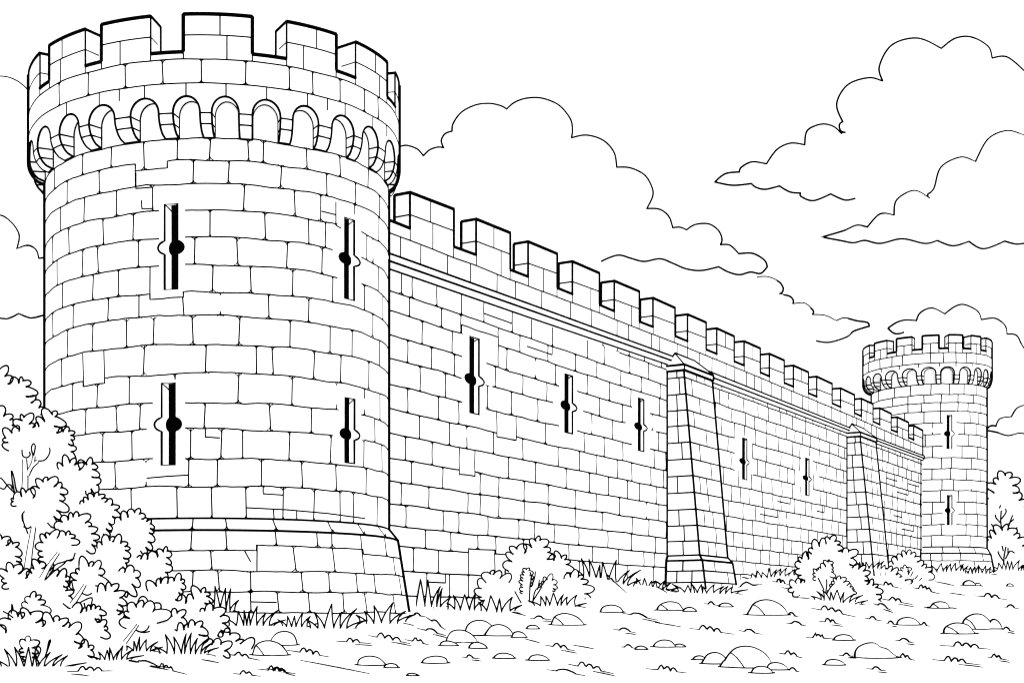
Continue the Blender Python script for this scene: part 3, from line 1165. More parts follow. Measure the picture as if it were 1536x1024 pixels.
def clump(mb, pts, Y, close, size, rnd, w=2.3, thick=.13, cell=9, edge=True):
    sc = scallop(pts, size, rnd)
    inflate(mb, sc + [tuple(c) for c in close], Y, thick, cell)
    if edge:
        mb.tube([at(x, y, Y) for x, y in sc], pen(w, Y))


def twig(mb, pts, w0, w1, Y, lw=1.8, open_top=True):
    """A branch: a pale tapering rod with a pen line down each side."""
    c = catmull(pts, 4)
    N = len(c)
    L, Rr, cen, rad = [], [], [], []
    for i, (x, y) in enumerate(c):
        a = c[max(i - 1, 0)]; b = c[min(i + 1, N - 1)]
        dx, dy = b[0] - a[0], b[1] - a[1]
        d = math.hypot(dx, dy) or 1
        h = (w0 + (w1 - w0) * i / (N - 1)) / 2
        L.append(at(x + dy / d * h, y - dx / d * h, Y)); Rr.append(at(x - dy / d * h, y + dx / d * h, Y))
        cen.append(at(x, y, Y)); rad.append(h * Y / F)
    k = len(mb.m)
    mb.tube(cen, rad, sides=8)
    for j in range(k, len(mb.m)):
        mb.m[j] = 0
    mb.tube(L, pen(lw, Y)); mb.tube(Rr, pen(lw, Y))
    if not open_top:
        mb.tube([L[-1], Rr[-1]], pen(lw, Y))


def stroke(mb, pts, Y, lw=1.8):
    mb.tube([at(x, y, Y) for x, y in catmull(pts, 4)], pen(lw, Y))


def plant(name, label, cat, group, base, Y):
    o = empty(name, at(base[0], base[1], Y))
    return tag(o, label, cat, group)


rl = random.Random(5)
SZ = 12.5


def leaves(root, pts, Y, close, size=SZ, name='leaf_clump', w=2.0, thick=.11, cell=9):
    m = MB()
    clump(m, pts, Y, close, size, rl, w, thick, cell)
    return m.build(name, LEAF, root)


G_L = 'shrubs massed in front of the big tower'
# -- tree crown showing at the left edge, behind the others
Y = 24.6
p1 = plant('shrub', 'pale leafy crown at the left edge rising highest, beside the tower outline', 'shrub', G_L, (10, gz(Y) and 960), Y)
leaves(p1, [(-25, 585), (-14, 560), (6, 556), (16, 577), (34, 570), (43, 585), (43, 602), (58, 605), (64, 622)], Y, [(64, 700), (60, 960), (-40, 960), (-40, 640)])
leaves(p1, [(-25, 640), (-12, 618), (4, 620), (18, 630), (21, 645)], Y - .3, [(30, 700), (30, 960), (-30, 960)])

# -- tall shrub with forked stems
Y = 23.9
p2 = plant('shrub', 'tall shrub with a forked bare stem inside its round crown', 'shrub', G_L, (60, 965), Y)
leaves(p2, [(14, 676), (8, 655), (20, 645), (29, 645), (31, 628), (42, 626), (52, 642), (64, 632), (78, 618), (86, 630), (84, 649), (102, 644), (108, 657), (103, 669), (109, 678), (95, 690)],
       Y, [(112, 760), (110, 960), (0, 960), (-20, 700)])
m = MB()
twig(m, [(37, 740), (38, 712), (37, 688)], 9, 5, Y - .16)
twig(m, [(41, 712), (48, 699), (57, 691)], 5, 4, Y - .165)
twig(m, [(43, 706), (49, 695), (51, 684)], 4, 3, Y - .17)
stroke(m, [(33, 674), (34, 683), (40, 686), (45, 682), (44, 677)], Y - .175)
stroke(m, [(50, 684), (47, 672), (50, 665), (53, 670), (50, 684)], Y - .175)
stroke(m, [(57, 691), (66, 690), (72, 684), (75, 676), (74, 671)], Y - .175)
stroke(m, [(29, 748), (20, 737), (12, 729), (4, 719), (0, 716)], Y - .175)
stroke(m, [(24, 747), (19, 725), (17, 705), (21, 716), (24, 733), (30, 745)], Y - .175)
stroke(m, [(0, 731), (6, 733), (11, 727), (16, 727), (19, 733)], Y - .175)
m.build('branch', LEAF, p2)
leaves(p2, [(88, 704), (100, 692), (112, 693), (118, 706), (134, 690), (141, 700), (138, 713), (147, 722), (145, 733), (128, 738)], Y - .4, [(150, 800), (140, 960), (60, 960), (70, 740)])
leaves(p2, [(120, 756), (134, 747), (148, 741), (158, 752), (170, 757), (174, 768), (168, 780), (156, 802)], Y - .8, [(180, 850), (170, 960), (100, 960), (110, 780)])

# -- round shrub with a straight stem
Y = 22.9
p3 = plant('shrub', 'round shrub on a straight bare stem nearest the left edge of the picture', 'shrub', G_L, (45, 975), Y)
leaves(p3, [(25, 758), (16, 748), (30, 747), (34, 737), (46, 739), (54, 744), (58, 727), (70, 718), (80, 728), (92, 728), (92, 745), (90, 757), (87, 770), (80, 778), (73, 787)], Y, [(60, 790), (30, 790)])
m = MB()
twig(m, [(39, 876), (44, 830), (53, 776)], 11, 5, Y + .05)
stroke(m, [(34, 782), (33, 772), (37, 766)], Y - .15)
stroke(m, [(35, 789), (42, 792), (47, 788)], Y - .0)
stroke(m, [(34, 770), (35, 782), (42, 800)], Y - .15)
m.build('trunk', LEAF, p3)
leaves(p3, [(-16, 832), (-8, 812), (4, 806), (12, 817), (22, 814), (26, 828), (25, 850)], Y - .1, [(10, 990), (-30, 990)])

# -- stepped shrub against the tower
Y = 22.6
p4 = plant('shrub', 'shrub stepping down to the right against the stones of the tower base', 'shrub', G_L, (190, 955), Y)
leaves(p4, [(88, 796), (91, 780), (103, 777), (112, 773), (124, 774), (132, 784), (138, 797), (143, 808), (138, 818), (131, 828)], Y - .1, [(140, 900), (140, 960), (80, 960)])
leaves(p4, [(146, 822), (156, 812), (166, 807), (174, 815), (187, 811), (189, 824), (186, 834), (189, 845), (178, 858)], Y - .5, [(190, 880), (190, 960), (130, 960), (136, 850)])
leaves(p4, [(172, 785), (182, 777), (194, 772), (208, 763), (213, 777), (226, 784), (226, 796), (222, 806), (225, 817), (211, 828)], Y - .3, [(225, 880), (220, 960), (170, 960), (170, 850), (165, 810)])
leaves(p4, [(205, 836), (220, 837), (236, 832), (250, 823), (252, 838), (249, 851), (250, 863), (234, 871)], Y - .7, [(250, 900), (240, 960), (190, 960), (196, 860)])
leaves(p4, [(222, 886), (236, 874), (254, 872), (270, 866), (275, 880), (268, 890), (266, 902), (284, 900), (303, 884), (311, 895), (306, 916)], Y - 1.1, [(300, 962), (200, 962), (206, 900)])

# -- middle shrub of several small crowns
Y = 21.4
p5 = plant('shrub', 'middle shrub of small round crowns with slanting bare twigs between them', 'shrub', G_L, (120, 965), Y)
leaves(p5, [(66, 842), (62, 828), (62, 812), (72, 803), (78, 799), (88, 804), (103, 799), (108, 807), (110, 818)], Y + .1, [(100, 845), (84, 850)], 13)
leaves(p5, [(113, 884), (112, 866), (119, 853), (130, 845), (140, 848), (150, 849), (150, 861), (152, 872), (147, 880)], Y, [(132, 884), (124, 892)], 13)
leaves(p5, [(178, 856), (192, 856), (206, 855), (206, 867), (200, 877), (197, 886), (186, 891)], Y + .02, [(180, 900), (150, 900), (150, 880)], 13)
leaves(p5, [(146, 888), (156, 884), (168, 877), (176, 890), (182, 895), (180, 908), (176, 919), (186, 925)], Y - .3, [(190, 965), (120, 965), (120, 900)])
leaves(p5, [(14, 882), (5, 866), (16, 847), (27, 855), (39, 866), (48, 856), (58, 842), (66, 852), (84, 862), (98, 860), (100, 872), (95, 884), (105, 886), (104, 897), (97, 908)], Y - .45, [(100, 985), (0, 985)])
m = MB()
twig(m, [(63, 868), (74, 848), (88, 828)], 8, 3, Y - .62)
stroke(m, [(74, 856), (84, 846), (96, 842), (112, 837)], Y - .63)
stroke(m, [(68, 869), (80, 857), (96, 845), (100, 840), (108, 840), (113, 828)], Y - .63)
m.build('branch', LEAF, p5)
m = MB()
twig(m, [(108, 906), (118, 892), (128, 876)], 7, 3, Y - .63)
stroke(m, [(104, 880), (107, 870), (110, 884)], Y - .63)
stroke(m, [(123, 889), (131, 892), (138, 889)], Y - .63)
stroke(m, [(112, 911), (122, 902), (138, 896), (135, 912)], Y - .63)
stroke(m, [(126, 903), (128, 915), (122, 917)], Y - .63)
m.build('branch', LEAF, p5)
leaves(p5, [(108, 911), (124, 916), (138, 912), (150, 912), (151, 924), (139, 932), (156, 934), (158, 944), (153, 957)], Y - .75, [(150, 985), (80, 985), (80, 930)])

# -- low shrub reaching right along the foot of the tower
Y = 20.4
p6 = plant('shrub', 'low spreading shrub trailing right along the grass at the foot of the tower', 'shrub', G_L, (270, 985), Y)
leaves(p6, [(300, 917), (316, 912), (330, 916), (336, 930), (334, 945), (323, 955), (338, 950), (351, 951), (361, 964), (380, 969)], Y + .5, [(372, 976), (280, 980), (280, 930)], 14)
leaves(p6, [(190, 942), (191, 926), (194, 912), (210, 906), (222, 911), (234, 915), (238, 925), (241, 934)], Y + .1, [(235, 960), (200, 960)], 14)
leaves(p6, [(198, 914), (211, 906), (227, 910), (236, 920), (243, 930), (256, 922), (272, 916), (274, 930), (264, 946)], Y + .2, [(270, 975), (196, 975)], 14)
leaves(p6, [(266, 946), (280, 940), (298, 934), (304, 945), (299, 960), (316, 964), (334, 964), (340, 976), (336, 984)], Y - .1, [(320, 988), (240, 988), (240, 960)], 14)
m = MB()
twig(m, [(187, 963), (196, 951), (207, 936)], 5, 2.5, Y - .2)
stroke(m, [(203, 944), (212, 947), (220, 944), (224, 937)], Y - .2)
stroke(m, [(206, 946), (216, 948), (225, 946)], Y - .2)
m.build('branch', LEAF, p6)

# -- front shrub at the bottom left
Y = 19.7
p7 = plant('shrub', 'rounded shrub lowest in the bottom left corner with one upright leafy sprig', 'shrub', G_L, (70, 998), Y)
leaves(p7, [(39, 928), (37, 912), (42, 898), (50, 890), (58, 898), (64, 910), (60, 928)], Y + .3, [(58, 945), (44, 945)], 12)
leaves(p7, [(-20, 950), (2, 944), (11, 944), (10, 930), (22, 919), (32, 924), (37, 928), (46, 918), (55, 928), (64, 938), (72, 934), (86, 925), (96, 938), (110, 940), (118, 950), (114, 964), (112, 974), (128, 968), (138, 970), (134, 986)],
       Y, [(120, 1000), (-20, 1004)], 16)
m = MB()
leaves(p7, [(42, 1001), (37, 985), (33, 968), (40, 957), (47, 961), (51, 972), (48, 996)], Y - .3, [(46, 1001)], 10)
m = MB()
stroke(m, [(50, 998), (53, 975), (58, 969), (61, 975), (54, 990)], Y - .33)
stroke(m, [(63, 997), (70, 977), (73, 962), (76, 960), (70, 978)], Y - .33)
m.build('branch', LEAF, p7)
m = MB()
stroke(m, [(17, 920), (18, 905), (20, 915)], Y - .1)
stroke(m, [(4, 916), (12, 920), (20, 926)], Y - .1)
m.build('branch', LEAF, p7)

# ---- bushes along the wall
G_W = 'bushes along the foot of the wall'


def wall_bush(label, base, Y, clumps, inner, twigs, size, w=1.85, cell=7, thick=.3):
    r = plant('bush', label, 'bush', G_W, base, Y)
    for k, (pts, close) in enumerate(clumps):
        leaves(r, pts, Y - .45 * k, close, size, 'leaf_clump', w, thick, cell)
    yy = Y - .45 * len(clumps)
    for pts, close in inner:
        leaves(r, pts, yy, close, size * .62, 'leaf_sprig', w * .85, .08, 5)
    if twigs:
        m = MB()
        for t in twigs:
            stroke(m, t, yy - .12, w * .85)
        m.build('branch', LEAF, r)
    return r


wall_bush('broad bush of three rounded crowns against the wall near the big tower', (800, 906), 37.2,
          [([(760, 862), (764, 847), (766, 834), (774, 821), (784, 826), (793, 825), (800, 812), (808, 807), (815, 815), (823, 828), (823, 843), (836, 836), (846, 835), (851, 849), (852, 862), (848, 870)],
            [(850, 905), (752, 905), (755, 880)]),
           ([(724, 900), (719, 890), (720, 878), (729, 869), (734, 858), (744, 862), (754, 866), (766, 871)], [(775, 908), (725, 908)]),
           ([(846, 868), (858, 862), (869, 863), (875, 874), (880, 886), (879, 896), (876, 905)], [(861, 909), (790, 909), (800, 890)])],
          [([(784, 890), (783, 874), (786, 858), (791, 852), (796, 860), (797, 878)], [(795, 892)]),
           ([(810, 878), (818, 869), (826, 866), (832, 874), (829, 886)], [(816, 892)])],
          [[(794, 903), (795, 880), (797, 866), (795, 857)], [(797, 880), (802, 866), (803, 856)], [(799, 902), (803, 885), (812, 878), (820, 867)],
           [(806, 884), (808, 876), (809, 869)], [(798, 903), (806, 890), (813, 879)], [(772, 886), (782, 904)]], 12.5)
wall_bush('pointed bush in front of the wall between the two buttresses with leafy sprigs inside it', (1255, 905), 39.5,
          [([(1204, 868), (1197, 855), (1199, 842), (1206, 834), (1215, 836), (1217, 823), (1225, 816), (1235, 817), (1246, 806), (1256, 814), (1260, 828), (1272, 824), (1279, 837), (1276, 850), (1293, 852), (1299, 863), (1298, 875), (1312, 877), (1316, 891), (1319, 901), (1313, 908)],
            [(1260, 908), (1200, 890)]),
           ([(1200, 891), (1189, 888), (1186, 879), (1195, 872), (1207, 872)], [(1222, 880), (1215, 895)])],
          [([(1224, 870), (1222, 858), (1230, 852), (1238, 848), (1243, 840), (1248, 850), (1246, 866)], [(1240, 880)]),
           ([(1246, 880), (1252, 870), (1260, 866), (1268, 874), (1278, 882), (1281, 892)], [(1275, 900), (1250, 898)])],
          [[(1238, 892), (1240, 878), (1240, 868)], [(1240, 890), (1246, 880), (1252, 874)], [(1232, 890), (1238, 896), (1242, 884)], [(1227, 866), (1231, 874), (1236, 884)]], 10.8)
wall_bush('small bush beside the farther buttress in front of the distant tower', (1365, 872), 56.0,
          [([(1333, 850), (1341, 842), (1351, 834), (1363, 829), (1373, 834), (1379, 845), (1390, 852), (1396, 862), (1396, 870)], [(1385, 880), (1345, 876)]),
           ([(1331, 853), (1342, 857), (1350, 864), (1362, 872), (1366, 881)], [(1345, 884), (1331, 870)])],
          [([(1352, 862), (1354, 852), (1360, 850), (1363, 860)], [(1360, 868)])],
          [[(1363, 862), (1362, 850)], [(1366, 864), (1370, 856)], [(1372, 868), (1377, 862)], [(1366, 872), (1371, 867)], [(1379, 870), (1383, 866)]], 9.2, 1.6)
td = plant('small_tree', 'slender tree with bare twigs growing at the right edge beyond the distant tower', 'tree', None, (1510, 853), 82.0)
leaves(td, [(1483, 748), (1489, 744), (1489, 730), (1495, 719), (1507, 710), (1517, 717), (1522, 730), (1522, 742), (1532, 750), (1540, 762), (1548, 790)], 82, [(1545, 840), (1485, 840)], 12, 'crown', 2.0, .5, 7)
leaves(td, [(1483, 810), (1492, 800), (1507, 791), (1521, 799), (1532, 812), (1545, 830)], 80.6, [(1545, 853), (1484, 855)], 11, 'crown', 1.9, .4, 6)
m = MB()
for t in ([(1503, 796), (1501, 780), (1502, 765)], [(1502, 778), (1509, 768), (1508, 762)], [(1501, 784), (1494, 776), (1493, 771)], [(1512, 792), (1516, 780), (1519, 772)],
          [(1513, 785), (1521, 778)], [(1497, 799), (1490, 790), (1487, 785)], [(1521, 797), (1526, 790)], [(1499, 762), (1501, 757)]):
    stroke(m, t, 81.2, 1.7)
m.build('branch', LEAF, td)
m = MB()
for t in ([(1506, 850), (1506, 835), (1509, 819)], [(1508, 838), (1515, 826), (1522, 829)], [(1506, 842), (1499, 832), (1497, 826)], [(1512, 832), (1512, 821)], [(1505, 826), (1503, 818)]):
    stroke(m, t, 79.9, 1.7)
m.build('branch', LEAF, td)

# ------------------------------------------------------------------ grass tufts
G_G = 'grass tufts on the stony ground'


def tuft(label, x0, x1, yb, yt, nb, seed, Y=None, w=2.0, fan=1.0, yb2=None):
    rg = random.Random(seed)
    nb = round(nb * 1.25)
    w *= .86
    Y = Y or gY(yb)
    m = MB()
    base = at((x0 + x1) / 2, yb, Y)
    span = x1 - x0
    wts = [rg.uniform(.6, 1.5) for _ in range(nb)]
    cum = [sum(wts[:k]) / sum(wts) for k in range(nb + 1)]
    for k in range(nb):
        t = (cum[k] + cum[k + 1]) / 2
        bw = (cum[k + 1] - cum[k]) * span
        cx = x0 + span * t
        yy = yb + ((yb2 - yb) * t if yb2 else 0) + rg.uniform(-1.5, 1.5)
        h = (yb - yt) * (.5 + .5 * math.sin(PI * min(1, max(0, t * .9 + .08)))) * rg.uniform(.72, 1.12)
        if k in (0, nb - 1):
            h *= .6
        lean = (t - .40) * span * .50 * fan + rg.uniform(-5, 5) * span / 60
        l, r_ = cx - bw * .54, cx + bw * .54
        tip = (cx + lean, yy - h)
        dy = rg.uniform(-.03, .03) * Y / 30
        yk = Y + dy
        cl = [((l * (1 - s) + tip[0] * s) + math.sin(PI * s) * lean * -.22, yy * (1 - s) + tip[1] * s) for s in (0, .25, .5, .75, 1)]
        cr = [((r_ * (1 - s) + tip[0] * s) + math.sin(PI * s) * lean * -.22, yy * (1 - s) + tip[1] * s) for s in (0, .25, .5, .75, 1)]
        A = [at(x, y, yk) for x, y in cl]; B = [at(x, y, yk) for x, y in cr]
        Cc = [at((a[0] + b[0]) / 2, a[1], yk + (.06 if i < 4 else 0) * Y / 30) for i, (a, b) in enumerate(zip(cl, cr))]
        m.add(A + B + Cc, [[i, 5 + i, 5 + i + 1, i + 1] for i in range(4)] + [[5 + i, 10 + i, 10 + i + 1, 5 + i + 1] for i in range(4)] + [[10 + i, i, i + 1, 10 + i + 1] for i in range(4)])
        rr = pen(w, yk)
        m.tube(A, [rr, rr, rr, rr, rr * .8]); m.tube(B, [rr, rr, rr, rr, rr * .8])
    ye = yb2 or yb
    e = min((yb - yt) * .35, 7)
    m.tube([at(x1 - 3, ye, Y - .02), at(x1 + e * .9, ye + e * .22, Y - .02), at(x1 + e * 1.8, ye + e * .5, Y - .02)], pen(w * .7, Y))
    o = m.build('grass_tuft', LEAF, None, base)
    tag(o, label, 'grass', G_G)


tuft('tall grass blades at the right edge of the low shrub', 316, 352, 915, 878, 4, 1, 21.2, 2.1, 1.2)
tuft('spiky grass tuft below the tower, just right of the low shrub', 344, 410, 938, 910, 6, 2, None, 2.1, 1.1)
tuft('small leafy sprout between two spiky tufts at the front of the tower foot', 424, 465, 940, 917, 5, 3, None, 1.9, 1.4)
tuft('large spiky grass tuft at the middle of the tower foot', 466, 533, 942, 908, 5, 4, None, 2.1, 1.5)
tuft('spiky grass tuft at the right corner of the tower foot', 540, 608, 934, 905, 5, 5, 28.2, 2.1, 1.5)
tuft('tall spiky grass in the corner where the wall leaves the big tower', 612, 672, 909, 868, 5, 6, 35.0, 2.1, .9)
tuft('spiky grass at the wall foot, second tuft right of the tower corner', 672, 724, 914, 882, 4, 7, 34.5, 2.1, .9)
tuft('grass tuft growing at the left foot of the broad three crowned bush', 722, 772, 917, 888, 4, 8, 33.2, 2.1, .8)
tuft('grass inside the front of the broad three crowned bush', 802, 868, 908, 888, 6, 9, 34.9, 1.9, .9)
tuft('tall spiky grass against the wall, right of the broad three crowned bush', 866, 950, 864, 831, 7, 10, 41.6, 2.0, 1.0, 881)
tuft('low grass against the wall, left of the nearer buttress', 948, 1006, 881, 864, 6, 11, 43.8, 1.8, 1.0, 886)
tuft('ragged grass along the foot of the nearer buttress', 1010, 1106, 889, 874, 10, 12, 44.0, 1.8, .6)
tuft('short grass at the right corner of the nearer buttress', 1104, 1142, 879, 869, 5, 13, 51.5, 1.6, .8)
tuft('ragged grass along the wall between the nearer buttress and the pointed bush', 1122, 1197, 868, 855, 9, 14, 52.6, 1.6, .6, 863)
tuft('grass blades at the foot of the pointed bush', 1222, 1292, 897, 880, 7, 15, 37.6, 1.8, .8, 905)
tuft('low grass at the foot of the farther buttress', 1280, 1332, 853, 841, 7, 16, 62, 1.6, .5)
tuft('low ragged grass at the left foot of the distant tower', 1392, 1454, 857, 845, 8, 17, 72, 1.6, .5)
tuft('low ragged grass at the right foot of the distant tower', 1448, 1490, 860, 847, 6, 18, 71, 1.6, .5)
tuft('low grass below the slender tree at the right edge', 1490, 1540, 854, 840, 7, 19, 78, 1.6, .5)
tuft('large grass clump in the bottom left corner', 2, 100, 1003, 970, 7, 20, 19.1, 2.1, 1.2)
tuft('leaning grass beside the bottom left shrub, right of its trailing edge', 146, 196, 989, 968, 6, 21, 19.6, 2.0, 1.5)
tuft('leaning grass under the slanting twig of the low shrub', 190, 230, 975, 955, 5, 22, 20.0, 2.0, 1.5)
tuft('spiky grass tuft in front of the low spreading shrub', 240, 312, 980, 948, 7, 23, 20.0, 2.1, 1.2)

# ------------------------------------------------------------------ stones
G_R = 'rounded stones on the ground'


def rock(x0, x1, yb, yt, label, crack=False, skew=0.0, two=False):
    Y = gY(yb - 1.0)
    c = gpt((x0 + x1) / 2, yb - 1.0)
    a = (x1 - x0) / 2 * Y / F
    h = (yb - 1.0 - yt) * Y / F
    b = a * .62
    rg = random.Random(int(x0 * 7 + yb))
    m = MB()
    ph = rg.uniform(0, 9)
    skew = skew or rg.uniform(-.22, .02)
    NU, NV = 26, 8

    def S(u, v):
        # u round the stone, v from rim (0) to crown (1)
        r = math.cos(v * PI / 2)
        x = r * math.cos(u); y = r * math.sin(u); z = math.sin(v * PI / 2)
        k = 1 + .16 * noise.noise(Vector((x * 1.3 + ph, y * 1.3, z * 1.3)))
        x2 = x * k + skew * z
        if two:
            q = min(1, max(0, (x - .05) / .4))
            z = z ** .85 * (1 - .30 * q * q * (3 - 2 * q) + .06 * math.exp(-((x - .62) / .2) ** 2))
        return Vector((c.x + a * x2, c.y + b * y * k, c.z - .01 + h * z))
    V = [S(2 * PI * i / NU, j / NV) for j in range(NV) for i in range(NU)] + [S(0, 1)]
    Fq = [[j * NU + i, j * NU + (i + 1) % NU, (j + 1) * NU + (i + 1) % NU, (j + 1) * NU + i] for j in range(NV - 1) for i in range(NU)]
    Fq += [[(NV - 1) * NU + i, (NV - 1) * NU + (i + 1) % NU, NV * NU] for i in range(NU)]
    m.add(V, Fq)
    rr = pen(2.8 if x1 - x0 > 16 else 2.2, Y)
    arc = [S(PI, j / 12) for j in range(13)] + [S(0, 1 - j / 12) for j in range(1, 13)]
    m.tube(arc, rr)
    foot = []
    for i in range(19):
        u = PI + PI * i / 18
        p = S(u, 0)
        p.z = gz(p.y) + .004
        p.y += (.10 * b * noise.noise(Vector((i * .45, ph, 0))) if 0 < i < 18 else 0)
        p.z = gz(p.y) + .004
        foot.append(p)
    d = Vector((a * rg.uniform(.12, .3), 0, 0))
    m.tube([foot[0] - d] + foot + [foot[-1] + d * .8 + Vector((0, -a * .1, -.0))], rr * .75)
    if crack:
        m.tube([S(PI + .05, .50), S(PI + .45, .46), S(PI + .85, .34), S(PI + 1.15, .15), S(PI + 1.28, .02)], rr * .5)
    o = m.build('rock', EARTH, None, c)
    tag(o, label, 'rock', G_R)


rock(406, 447, 968, 946, 'stone half hidden behind the cracked stone at the end of the low shrub', False)
rock(378, 431, 983, 960, 'cracked stone in front at the end of the low shrub', True)
rock(537, 580, 998, 983, 'smooth domed stone low in the foreground below the tower corner, larger of a touching pair')
rock(577, 598, 1002, 994, 'little stone touching the right side of the larger foreground dome below the tower corner')
rock(634, 673, 995, 983, 'single flat domed stone in the foreground between the touching pair and the stone cluster')
rock(610, 628, 1014, 1008.5, 'tiny stone near the bottom edge, below the single flat domed stone')
rock(697, 744, 953, 929.5, 'rear left big stone of the cluster in front of the broad bush')
rock(729, 769, 954, 936, 'rear right big stone of the cluster in front of the broad bush')
rock(768, 789, 957, 946.5, 'small stone at the right end of the cluster in front of the broad bush')
rock(669, 714, 964, 944, 'front left stone of the cluster in front of the broad bush')
rock(660, 686, 969, 960.5, 'flat little stone at the left foot of the cluster in front of the broad bush')
rock(704, 730, 973, 962.5, 'flat small stone at the front foot of the cluster before the broad bush')
rock(741, 772, 988, 978.6, 'left one of two alike flat stones below the cluster')
rock(792, 822, 991, 981, 'right one of two alike flat stones below the cluster')
rock(790, 809, 944, 937, 'tiny stone just right of the cluster, below the grass of the broad bush')
rock(827, 874, 938, 919.5, 'large cracked stone directly below the broad bush', True)
rock(902, 935, 919, 907, 'smooth stone right of the broad bush, below the wall grass')
rock(986, 1025, 916, 902, 'cracked stone below the nearer buttress, larger of a pair', True)
rock(1025, 1044, 918, 910.5, 'small stone touching the right side of the cracked stone below the nearer buttress')
rock(1079, 1099, 911, 904, 'small stone below the right foot of the nearer buttress')
rock(1122, 1179, 923, 899, 'big cracked boulder standing alone right of the nearer buttress', True, -.06)
rock(953, 971, 975, 968, 'tiny flat stone left of the smooth pair in the middle foreground')
rock(980, 1013, 971, 959, 'larger stone of the smooth pair in the middle foreground')
rock(1011, 1028, 971, 965, 'smaller stone of the smooth pair in the middle foreground')
rock(1086, 1157, 1001, 968, 'largest boulder of the foreground heap at the bottom', True, -.08)
rock(1054, 1091, 996, 977.5, 'left boulder leaning on the largest one of the foreground heap')
rock(1039, 1058, 990, 982.5, 'smallest stone at the left end of the foreground heap')
rock(1150, 1181, 1005, 992.5, 'stone at the right end of the foreground heap')
rock(1081, 1114, 1001, 987, 'stone in front of the two left boulders of the foreground heap')
rock(1126, 1158, 1010, 998, 'lowest front stone of the foreground heap')
rock(1252, 1281, 961, 951, 'flat domed stone below the pointed bush, beside a grass streak')
rock(1236, 1266, 998, 988, 'flat stone near the bottom edge, left of the lumpy boulder')
rock(1283, 1345, 987, 963, 'lumpy boulder with two humps near the bottom right', False, 0, True)
rock(1395, 1424, 913, 902, 'cracked small stone below the small bush at the distant tower', True)
rock(1445, 1463, 879, 870.5, 'small stone in front of the distant tower, larger of a pair')
rock(1462, 1471, 879, 874, 'tiny stone touching the small one in front of the distant tower')
rock(1510, 1520, 880, 875, 'tiny stone at the right edge below the slender tree')
rock(1345, 1380, 938, 925.5, 'smooth domed stone right of the pointed bush')
rock(1483, 1502, 944, 928, 'rounded stone at the right end of the right hand group')
rock(1442, 1487, 944, 920, 'tall cracked boulder at the back of the right hand group', True)
rock(1417, 1463, 951, 933.5, 'cracked stone at the front of the right hand group', True)

# ------------------------------------------------------------------ ground and its scrub
MARKS = [(505, 961.5, 556, 965, 2), (553, 953, 615, 965, 3), (608, 959, 644, 967, 2), (626, 942, 669, 953, 1), (451, 990, 554, 1010, 0), (400, 1002, 443, 1013.5, 2),
         (692, 985, 720, 988, 1), (431, 975, 494, 985, 3), (768, 918, 788, 923, 0), (795, 927, 827, 929, 1), (883, 890.6, 940, 902, 1), (788, 958, 810, 964, 0),
         (817, 967, 863, 976, 2), (859, 967, 891, 973, 0), (821, 1004, 877, 1013, 1), (853, 996, 920, 1010, 3), (920, 943.6, 953, 948.5, 1), (932, 970, 953, 972, 1),
         (969, 1002.6, 1030, 1009, 3), (933, 919, 987, 930, 1), (983, 933.5, 1022, 940, 0), (1034.6, 942, 1101, 951, 3), (1108.5, 945.4, 1143, 951, 1),
         (1179, 934, 1209.6, 938.5, 1), (1227, 931, 1262, 936, 2), (1217, 911.7, 1284.6, 925, 3), (1208.5, 956, 1251, 958, 3), (1168, 979, 1204, 986.5, 2),
         (1056, 905, 1079, 908, 1), (1158.5, 882, 1184, 883, 2), (1191, 895.6, 1217, 898, 0), (970, 887, 1003, 893.5, 1), (1180, 1004, 1199, 1007.5, 1),
         (1178, 921, 1198, 925, 1), (1258, 983, 1283, 984, 1), (1298, 927, 1322.6, 931, 1), (1322.6, 898, 1368.5, 906.4, 2), (1424, 889, 1447, 892.5, 0),
         (1461, 893, 1510, 899, 2), (1506, 910, 1528, 912.5, 1), (1343.5, 960, 1371.5, 964, 1), (1410, 967.6, 1486, 973.5, 3), (1399, 989, 1471, 997, 3),
         (1481, 985, 1513, 990, 2), (1300, 1002.5, 1329.6, 1006, 1), (1369.5, 881, 1410, 890.5, 3), (1403, 872, 1431, 878, 0), (1317.6, 876, 1352, 882, 2),
         (106, 1010.5, 133, 1013.4, 0), (100, 1007, 171, 1006, 3), (193, 991, 250, 1001, 1), (226, 998, 280, 1011, 3), (350, 1010, 391, 1014, 2), (386, 1003, 443, 1010, 3),
         (337, 980, 390, 990, 2), (303, 989, 329, 994, 0), (1379, 936, 1395, 939, 1), (1329, 934, 1345, 937, 1), (1344, 984, 1372, 990, 2), (1501, 943, 1521, 947, 1),
         (1098, 888, 1143, 885, 1), (614, 922, 640, 925, 1), (640, 926, 668, 944, 1), (1424, 911, 1436, 913, 0), (1386, 911, 1396, 910, 0), (1440, 877, 1446, 878, 0),
         (1310, 905, 1338, 915, 1), (700, 953, 728, 953.5, 0), (1470, 878, 1474, 879, 0)]
rg = random.Random(77)
sc = MB()
